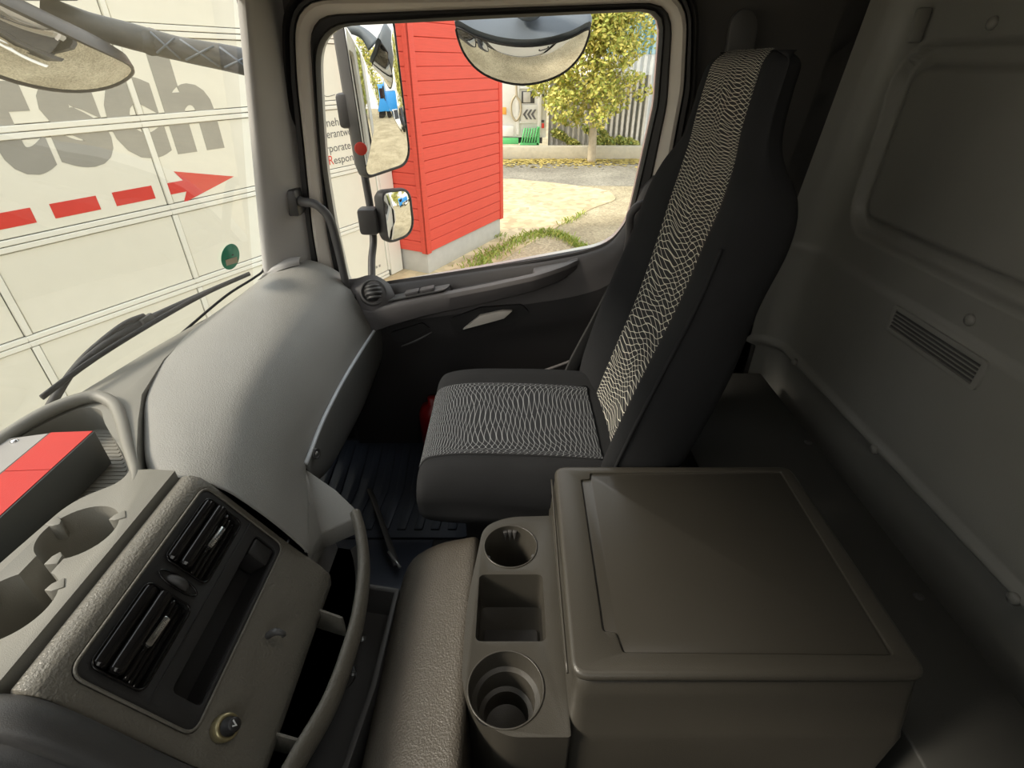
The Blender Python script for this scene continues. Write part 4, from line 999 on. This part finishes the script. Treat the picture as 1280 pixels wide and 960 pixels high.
# ================= outside: the garage door =================
P0 = Vector((-1.54, 7.03, 0)); G = Vector((.4586, .8886, 0)).normalized(); GN = Vector((G.y, -G.x, 0)); Z = Vector((0, 0, 1)); GZ = -2.5
def gp(k, z, n=0): return P0+G*k+Z*z+GN*n
GM = Matrix.Identity(4)
for i, a_ in enumerate((G, Z, GN)):
    for k in range(3): GM[k][i] = a_[k]
GM.translation = P0
gd = thing('sectional_door', (P0.x-3*G.x, P0.y-3*G.y, GZ), 'cream sectional garage door with grey and red lettering seen through the windscreen', 'garage door')
obj('door_backing', prism([(-9.4, -2.5), (0.0, -2.5), (0.0, 1.56), (-9.4, 1.56)], -.10, -.012, GM), 'line', gd)
rowz = [-2.44, -1.70, -1.05, -.385, .21, .86, 1.5]; cols_ = [-9.4, -8.1, -6.8, -5.5, -4.2, -2.9, -1.6, -.3]
pmesh = {}
def gbox(name, k0, k1, z0, z1, n0, n1, mat, bev=.004):
    key = (round(k1-k0, 3), round(z1-z0, 3), mat)
    base = gp((k0+k1)/2, (z0+z1)/2, 0)
    if key not in pmesh:
        bm = bevel_bm(box(-(k1-k0)/2, (k1-k0)/2, -(z1-z0)/2, (z1-z0)/2, n0, n1), bev, 1); sharp(bm)
        R3 = GM.to_3x3().to_4x4(); bmesh.ops.transform(bm, matrix=R3, verts=bm.verts)
        me = bpy.data.meshes.new(name); bm.to_mesh(me); bm.free(); me.materials.append(M[mat]); pmesh[key] = me
    return inst(name, pmesh[key], gd, base)
for i in range(len(rowz)-1):
    for j in range(len(cols_)-1):
        gbox('door_panel', cols_[j]+.028, cols_[j+1]-.028, rowz[i]+.046, rowz[i+1]-.046, -.012, 0, 'garage')
    for j in range(1, len(cols_)):
        c0 = cols_[j]; gbox('mullion', c0-.022, c0+.022, rowz[i]+.046, rowz[i+1]-.046, -.012, .012, 'garage_rail')
for z in rowz:
    for j in range(len(cols_)-1):
        gbox('rail', cols_[j]-.022 if j else cols_[j], cols_[j+1]-.022, z-.040, z-.003, -.012, .014, 'garage_rail')
        gbox('rail', cols_[j]-.022 if j else cols_[j], cols_[j+1]-.022, z+.003, z+.040, -.012, .014, 'garage_rail')
for k0, k1 in ((-.27, -.02),):
    for i in range(len(rowz)-1): gbox('frame_post', k0, k1, rowz[i]-.04, rowz[i+1]-.044, -.012, .010, 'garage_rail')
def glyph(ch, k0, k1, z0, z1, mat, off=.05, n=.0015):
    bm = text_bm(ch, 1, Matrix.Identity(4), off, .0005)
    xs = [v.co.x for v in bm.verts]; ys = [v.co.y for v in bm.verts]
    a, b, c_, d = min(xs), max(xs), min(ys), max(ys)
    for v in bm.verts:
        v.co = gp(k0+(v.co.x-a)/(b-a)*(k1-k0), z0+(v.co.y-c_)/(d-c_)*(z1-z0), n+v.co.z)
    return obj('lettering', bm, mat, gd)
glyph('t', -3.93, -3.58, -.65, .06, 'print_grey', .045); glyph('s', -3.545, -3.165, -.65, -.085, 'print_grey', .05)
glyph('c', -3.15, -2.745, -.65, -.085, 'print_grey', .05); glyph('h', -2.705, -2.265, -.645, .06, 'print_grey', .05)
for k0 in (-3.31, -3.73, -4.15, -4.57): obj('red_dash', prism([(k0, -.94), (k0+.305, -.94), (k0+.305, -.84), (k0, -.84)], .0008, .0020, GM), 'print_red', gd)
obj('red_arrow', prism([(-2.885, -.935), (-2.885, -.845), (-2.735, -.845), (-2.79, -.765), (-2.25, -.89), (-2.79, -1.02), (-2.735, -.935)], .0008, .0020, GM), 'print_red', gd)
def words(t, k, z, size, mat, w_):
    bm = text_bm(t, size, Matrix.Identity(4), 0, .0004)
    xs = [v.co.x for v in bm.verts]; sc = w_/(max(xs)-min(xs))
    for v in bm.verts: v.co = gp(k+v.co.x*sc, z+v.co.y, .0016+v.co.z)
    obj('lettering', bm, mat, gd)
words('rnehme', -1.05, -.585, .115, 'print_dark', .40); words('Verantwo', -1.09, -.695, .115, 'print_dark', .46)
words('rporate', -1.07, -.835, .115, 'print_dark', .38); words('R', -1.06, -.960, .135, 'print_red', .07); words('espons', -.98, -.960, .115, 'print_dark', .36)
obj('line_drawing', tube([gp(-1.10, -.20, .002), gp(-1.02, -.19, .002), gp(-1.0, -.25, .002), gp(-.93, -.30, .002), gp(-.80, -.29, .002)], .003, 6), 'print_dark', gd)
obj('line_drawing', tube([gp(-1.10, -.35, .002), gp(-.95, -.37, .002), gp(-.80, -.34, .002)], .002, 6), 'print_dark', gd)
for kk in (-.62, -.56, -.50):
    obj('vent_mark', prism([(kk, -2.30), (kk+.035, -2.30), (kk+.035, -2.27), (kk, -2.27)], .0008, .003, GM), 'print_grey', gd)

# ================= outside: the red boarded hut =================
hut = thing('red_hut', (-.9, 7.6, GZ), 'red boarded hut on a pale plinth standing beside the garage door', 'hut')
HC = Vector((-1.143, 6.815, 0)); HN = GN       # near corner; long face runs along G
LF = 2.15
def hp_(a, n, z): return HC+G*a+HN*n+Z*z
HM = Matrix.Identity(4)
for i, a_ in enumerate((G, Z, HN)):
    for k in range(3): HM[k][i] = a_[k]
HM.translation = HC
obj('hut_core', prism([(.02, -.02), (LF-.02, -.02), (LF-.02, -.50), (.02, -.50)], 0, 0, None) if False else prism([(.02, -2.18), (LF-.02, -2.18), (LF-.02, 1.6), (.02, 1.6)], -.60, -.022, HM), 'redwood', hut)
obj('plinth', bevel_bm(prism([(.03, -2.5), (LF-.03, -2.5), (LF-.03, -2.185), (.03, -2.185)], -.56, -.03, HM), .006), 'plinth', hut)
HL = Matrix.Identity(4)   # narrow face looks back along -G
for i, a_ in enumerate((GN, Z, -G)):
    for k in range(3): HL[k][i] = a_[k]
HL.translation = HC
zz = -2.187; k = 0
mlong = mshort = None
while zz < 1.55:
    hgt = .1385
    for (mt, w0, w1, key) in ((HM, .085, LF-.085, 'L'), (HL, -.47, -.085, 'S')):
        bm = bevel_bm(box(w0, w1, 0, hgt, -.022, -.002+.002*((k*7) % 3)), .005, 1)
        b0 = mt @ Vector((0, zz, 0))
        if key == 'L' and mlong and k % 3 == mlong[1]: pass
        bmesh.ops.transform(bm, matrix=mt.to_3x3().to_4x4(), verts=bm.verts); sharp(bm)
        kk = key+str((k*7) % 3)
        if kk not in pmesh:
            me = bpy.data.meshes.new('board'); bm.to_mesh(me); me.materials.append(M['redwood']); pmesh[kk] = me
        bm.free()
        inst('board', pmesh[kk], hut, b0)
    zz += .1435; k += 1
for (mt, a0, a1) in ((HM, -.012, .085), (HM, LF-.085, LF+.01), (HL, -.085, .010), (HL, -.50, -.47)):
    obj('corner_board', bevel_bm(prism([(a0, -2.20), (a1, -2.20), (a1, 1.6), (a0, 1.6)], -.022, .012, mt), .004), 'redwood', hut)

# ================= outside: the yard =================
struct('ground', box(-40, 70, -40, 60, GZ-.2, GZ), 'gravel')
def flat(name, px, z1, mat, z0=GZ-.02, r=.3):
    poly = rounded([(V(u, v, z=GZ).x, V(u, v, z=GZ).y) for u, v in px], r, 5)
    return obj(name, prism(poly, z0, z1), mat)
def gpath(n, *a): return struct(n, *a)
o = flat('asphalt_lane', [(300, 199), (1000, 201), (1100, 236), (700, 232), (560, 226), (300, 224)], GZ+.006, 'asphalt'); o['kind'] = 'structure'
o = flat('concrete_slab', [(420, 400), (560, 214+12), (640, 224), (700, 230), (760, 238), (772, 250), (742, 260), (700, 282), (640, 318), (560, 372), (470, 440)], GZ+.014, 'slab'); o['kind'] = 'structure'
kb = obj('kerb_wall', bevel_bm(box(-6, 14, 16.9, 17.2, GZ, GZ+.36), .03), 'kerb')
tag(kb, 'low pale concrete kerb wall in front of the corrugated fence', 'kerb')
def blades(name, spots, mat, hmin, hmax, wd, lbl, cat, flatlay=False):
    bm = BM()
    for (x, y, z) in spots:
        a = random.random()*6.28; h_ = random.uniform(hmin, hmax); w_ = wd*random.uniform(.6, 1.3)
        d = Vector((math.cos(a), math.sin(a), 0)); s2 = Vector((-d.y, d.x, 0))
        b0 = Vector((x, y, z))
        if flatlay: vs = [b0-s2*w_, b0+d*w_*1.5, b0+s2*w_+Vector((0, 0, .01)), b0-d*w_*1.5+Vector((0, 0, .015))]
        else: vs = [b0-s2*w_, b0+s2*w_, b0+d*h_*.3+Vector((0, 0, h_*.8)), b0+d*h_*.7+Vector((0, 0, h_))]
        bm.faces.new([bm.verts.new(v) for v in vs])
    o = obj(name, bm, mat); return tag(o, lbl, cat, kind='stuff')
sp = []
for line, n_g, wd_ in (([(588, 338), (612, 322), (640, 306), (664, 296), (690, 292)], 900, .10), ([(690, 292), (706, 299), (722, 308), (738, 318)], 500, .07), ([(600, 300), (630, 296)], 80, .05), ([(700, 283), (730, 268)], 90, .04)):
    L_ = [V(u, v, z=GZ) for u, v in line]
    for _ in range(n_g):
        t = random.random()*(len(L_)-1); i = min(int(t), len(L_)-2); q = L_[i].lerp(L_[i+1], t-i)
        sp.append((q.x+random.gauss(0, wd_), q.y+random.gauss(0, wd_), GZ+.005))
blades('grass_tufts', sp, 'grass', .03, .10, .008, 'ragged green grass growing along the edge of the concrete slab', 'grass')
sp = [(random.uniform(-3, 9), 16.85-abs(random.gauss(0, .55)), GZ+.012) for _ in range(3200)]
blades('fallen_leaves', sp, 'litter', .03, .06, .05, 'yellow fallen leaves drifted along the foot of the kerb wall', 'leaves', True)

# corrugated fence and building front, sheet by sheet
def sheet(w_, h_, pitch, depth):
    bm = BM(); xs = []; x = 0
    while x < w_-1e-6:
        for dx, n_ in ((0, 0), (pitch*.38, 0), (pitch*.5, depth), (pitch*.88, depth)):
            if x+dx < w_: xs.append((x+dx, n_))
        x += pitch
    xs.append((w_, 0))
    skin_rings(bm, [[Vector((x_, -n_, z)) for x_, n_ in xs] for z in (0, h_)], False)
    bmesh.ops.solidify(bm, geom=bm.faces[:], thickness=.004); sharp(bm, 20)
    return bm
def sheets(parent, x0, y0, n_, w_, z0, h_, mat, name, pitch, depth, slope=0.0):
    bm = sheet(w_, h_, pitch, depth); me = bpy.data.meshes.new(name); bm.to_mesh(me); bm.free(); me.materials.append(M[mat])
    for i in range(n_): inst(name, me, parent, (x0+i*w_, y0+i*w_*slope, z0), rot=(0, 0, math.atan(slope)))
fn = thing('corrugated_fence', (1, 17.6, GZ), 'pale grey corrugated metal fence behind the low kerb wall', 'fence')
sheets(fn, 1.12, 17.55, 3, .99, GZ+.05, 2.15, 'sheet_grey', 'fence_sheet', .165, .04)
obj('fence_rail', box(1.12, 4.08, 17.60, 17.66, -.75, -.67), 'sheet_grey', fn)
bf = thing('clad_building', (6, 18.6, GZ), 'tall building clad in white and light blue corrugated sheets behind the tree', 'building')
sheets(bf, 2.7, 18.3, 10, 1.2, GZ, 2.75, 'sheet', 'wall_sheet', .20, .045)
sheets(bf, 2.7, 18.28, 10, 1.2, GZ+2.72, 4.5, 'sheet_blue', 'upper_sheet', .20, .045)

# tree in front of the fence
def leafcloud(name, blobs, nleaf, size, mat, parent):
    bm = BM(); tot = sum(b[3]**2 for b in blobs)
    for (cx, cy, cz, r) in blobs:
        for _ in range(int(nleaf*r*r/tot)):
            d = Vector((random.gauss(0, 1), random.gauss(0, 1), random.gauss(0, 1))).normalized()*r*random.random()**.4
            p = Vector((cx, cy, cz))+Vector((d.x, d.y, d.z*.9))
            a = Vector((random.gauss(0, 1), random.gauss(0, 1), random.gauss(0, 1))).normalized(); b = a.orthogonal().normalized(); s_ = size*random.uniform(.6, 1.4)
            bm.faces.new([bm.verts.new(p+v) for v in (a*s_, b*s_*.55, -a*s_, -b*s_*.55)])
    return tag(obj(name, bm, mat, parent), kind='stuff')
tr = thing('autumn_tree', (2.4, 16.5, GZ), 'yellow-green autumn tree growing in front of the corrugated fence', 'tree')
T0 = V(740, 190, y=16.4)
obj('trunk', tube([(T0.x, 16.4, GZ), (T0.x-.02, 16.4, -1.6), (T0.x-.12, 16.4, -.8), (T0.x-.05, 16.4, .3), (T0.x, 16.4, 1.4)], [.13, .11, .10, .08, .05], 10), 'bark', tr)
for dx, dz, z0 in ((-.9, .9, -1.0), (.8, 1.0, -.9), (-.6, 1.5, -.3), (.5, 1.4, 0), (1.15, .25, -.9)):
    obj('branch', tube([(T0.x-.08, 16.4, z0), (T0.x+dx*.5, 16.35, z0+dz*.4), (T0.x+dx, 16.3, z0+dz)], [.05, .035, .015], 6), 'bark', tr)
B_ = []
for (u, v, r) in ((752, 40, .62), (768, 62, .60), (770, 92, .58), (758, 118, .62), (738, 100, .60), (725, 125, .58), (700, 128, .45), (705, 105, .48), (775, 125, .40), (792, 100, .26), (735, 70, .60), (740, 30, .5), (788, 62, .35), (745, 145, .36), (765, 20, .5), (720, 148, .28), (700, 150, .22), (800, 118, .20), (808, 112, .12), (690, 95, .5), (692, 125, .35), (672, 110, .3), (710, 80, .5)):
    q = V(u, v, y=16.2); B_.append((q.x, 16.2+random.uniform(-.5, .5), q.z, r))
for dz in (.9, 1.5, 2.2): B_ += [(T0.x+random.uniform(-1, 1), 16.4, dz, .9) for _ in range(3)]
leafcloud('foliage', B_, 15000, .062, 'leaf', tr)
bs = thing('hedge_growth', (2.9, 16.6, GZ), 'green bushy growth at the foot of the yellow tree', 'bush')
B_ = []
for (u, v, r) in ((700, 170, .28), (712, 178, .2), (722, 182, .2), (750, 178, .3), (765, 180, .3), (782, 180, .28), (795, 182, .25), (708, 155, .15), (738, 165, .2), (757, 168, .2)):
    q = V(u, v, y=16.85); B_.append((q.x, 17.38, q.z, r*.55)); B_.append((q.x+r*.4, 17.38, q.z-.05, r*.5)); B_.append((q.x-r*.4, 17.38, q.z+.05, r*.5))
leafcloud('foliage', B_, 3200, .05, 'leaf_dark', bs)

# white lorry body with hose, chevrons and green ramp
wl_ = thing('white_lorry', (.4, 17.32, GZ), 'white lorry tail with coiled hose and green ramp half hidden behind the red hut', 'lorry')
def wv(u, v, y=17.32): return V(u, v, y=y)
x0, x1 = wv(560, 150).x, wv(683, 150).x
zt, zb = .35, wv(650, 172).z
obj('body_shell', bevel_bm(box(x0, x1, 17.32, 18.9, zb, zt), .03), 'white_paint', wl_)
def plate(name, u0, v0, u1, v1, mat, dn=.03, par=None, th=.03):
    a, b = wv(u0, v0), wv(u1, v1)
    return obj(name, bevel_bm(box(min(a.x, b.x), max(a.x, b.x), 17.32-dn, 17.32-dn+th, min(a.z, b.z), max(a.z, b.z)), .006), mat, par or wl_)
for u in (646, 673): plate('frame_post', u, 96, u+3, 168, 'white_paint', .06, None, .06)
plate('frame_rail', 646, 108, 674, 111, 'sheet', .05); plate('frame_rail', 646, 151, 674, 154, 'sheet', .05)
plate('opening', 652, 114, 668, 129, 'housing', .012, None, .012); plate('rear_window', 654, 115, 663, 128, 'sheet_grey', .02, None, .01)
ch = plate('chevron_board', 651, 131, 672, 153, 'white_paint', .06)
for k in range(3):
    c_ = wv(657+5*k, 143, 17.25)
    obj('chevron', prism([(.0, 0), (.10, .13), (.16, .13), (.07, 0), (.16, -.13), (.10, -.13)], 0, .006, frame_mtx((c_.x-.08, 17.248, c_.z), (1, 0, 0), (0, 0, 1))), 'print_dark', ch)
plate('side_locker', 628, 157, 642, 170, 'white_paint', .05); plate('hinge', 676, 118, 680, 121, 'housing', .04); plate('hinge', 676, 150, 680, 153, 'housing', .04)
plate('label', 628, 134, 633, 143, 'orange', .04, None, .01); plate('tail_lamp', 677, 154, 680, 160, 'print_red', .05)
hc = wv(645, 135, 17.22)
obj('hose', tube([(hc.x, 17.18, hc.z+.75), (hc.x+.02, 17.18, hc.z+.33), (hc.x+.13, 17.18, hc.z+.15), (hc.x+.13, 17.18, hc.z-.15), (hc.x, 17.18, hc.z-.33), (hc.x-.13, 17.18, hc.z-.15), (hc.x-.13, 17.18, hc.z+.15), (hc.x-.01, 17.18, hc.z+.33)], .032, 8, 5), 'hose', wl_)
rampf = plate('ramp_frame', 650, 178, 673, 181, 'green', .10, None, .06)
for k in range(6):
    a, b = wv(652+3.2*k, 178, 17.20), wv(656+3.2*k, 160, 17.20)
    obj('ramp_bar', tube([a, b], .025, 6, 1), 'green', wl_)
plate('ramp_side', 671, 158, 674, 181, 'green', .10, None, .06); plate('green_skirt', 628, 172, 648, 180, 'green', .06)
for xx in (x0+.45, x1-.35):
    obj('wheel', lathe([(0, -.12), (.40, -.12), (.46, -.08), (.46, .08), (.40, .12), (0, .12)], axis_mtx((xx, 18.2, GZ+.46), (1, 0, 0)), 28), 'tyre', wl_)
obj('chassis', box(x0+.1, x1-.1, 17.5, 18.8, zb-.18, zb+.02), 'housing', wl_)

# things behind the truck that the side mirrors show
def tree(x, y, r, h_, lbl):
    t = thing('yard_tree', (x, y, GZ), lbl, 'tree')
    obj('trunk', tube([(x, y, GZ), (x, y, GZ+h_*.5)], [.3, .15], 8, 1), 'bark', t)
    leafcloud('foliage', [(x+random.uniform(-1, 1)*r*.5, y+random.uniform(-1, 1)*r*.5, GZ+h_*f, r*(1.15-f*.6)) for f in (.3, .45, .6, .75, .9)], 2600, .26, 'leaf' if random.random() < .5 else 'leaf_dark', t)
bt = thing('blue_skip_lorry', (27, 6.5, GZ), 'blue tipper lorry parked far behind, seen in the tall side mirror', 'lorry')
obj('cab', bevel_bm(box(25, 26.6, 4.2, 6.4, GZ+.7, GZ+3.4), .1), 'blue', bt)
obj('cab_glass', box(24.97, 25.02, 4.4, 6.2, GZ+2.0, GZ+3.0), 'gloss', bt)
obj('tipper_body', bevel_bm(box(25.6, 31, 6.6, 10.6, GZ+1.2, GZ+2.6), .05), 'blue', bt)
obj('white_load', bevel_bm(box(26, 31, 6.8, 10.4, GZ+2.6, GZ+4.0), .1), 'white_paint', bt)
for yy in (4.8, 6.0, 8, 9.6): obj('wheel', lathe([(0, -.15), (.5, -.15), (.5, .15), (0, .15)], axis_mtx((25.7, yy, GZ+.5), (1, 0, 0)), 20), 'tyre', bt)
def car(x, y, mat, lbl):
    t = thing('car', (x, y, GZ), lbl, 'car')
    pr = [(-2.0, .35), (-2.1, .75), (-1.3, .95), (-.6, 1.45), (.9, 1.45), (1.7, .95), (2.1, .85), (2.05, .35)]
    obj('car_body', bevel_bm(prism(pr, -.85, .85, frame_mtx((x, y, GZ), (1, 0, 0), (0, 0, 1))), .08), mat, t)
    obj('car_glass', prism([(-1.25, .97), (-.6, 1.40), (.85, 1.40), (1.5, .97)], -.86, .86, frame_mtx((x, y, GZ), (1, 0, 0), (0, 0, 1))), 'gloss', t)
    obj('windscreen', prism([(-1.32, .96), (-.62, 1.46), (-.60, 1.44), (-1.28, .94)], -.7, .7, frame_mtx((x, y, GZ), (1, 0, 0), (0, 0, 1))), 'gloss', t)
    for a, b in ((-1.3, -.8), (-1.3, .8), (1.3, -.8), (1.3, .8)):
        obj('wheel', lathe([(0, -.1), (.32, -.1), (.32, .1), (0, .1)], axis_mtx((x+a, y+b, GZ+.32), (0, 1, 0)), 18), 'tyre', t)
car(21.5, 8.2, 'white_paint', 'white car parked far behind near the blue lorry, seen in the side mirror')
car(22.5, 11.2, 'housing', 'dark car parked farthest out behind, seen in the side mirror')
for i, (x, y, r, h_) in enumerate(((38, -4, 2.7, 8.5), (40, 4.5, 2.9, 11), (41, 12, 2.9, 10), (43, 20, 2.7, 9), (42, 26, 2.9, 8))):
    tree(x, y, r, h_, ['leftmost', 'tallest', 'broad middle', 'second from outer end', 'outermost'][i]+' tree in the row behind the yard, in the mirror')
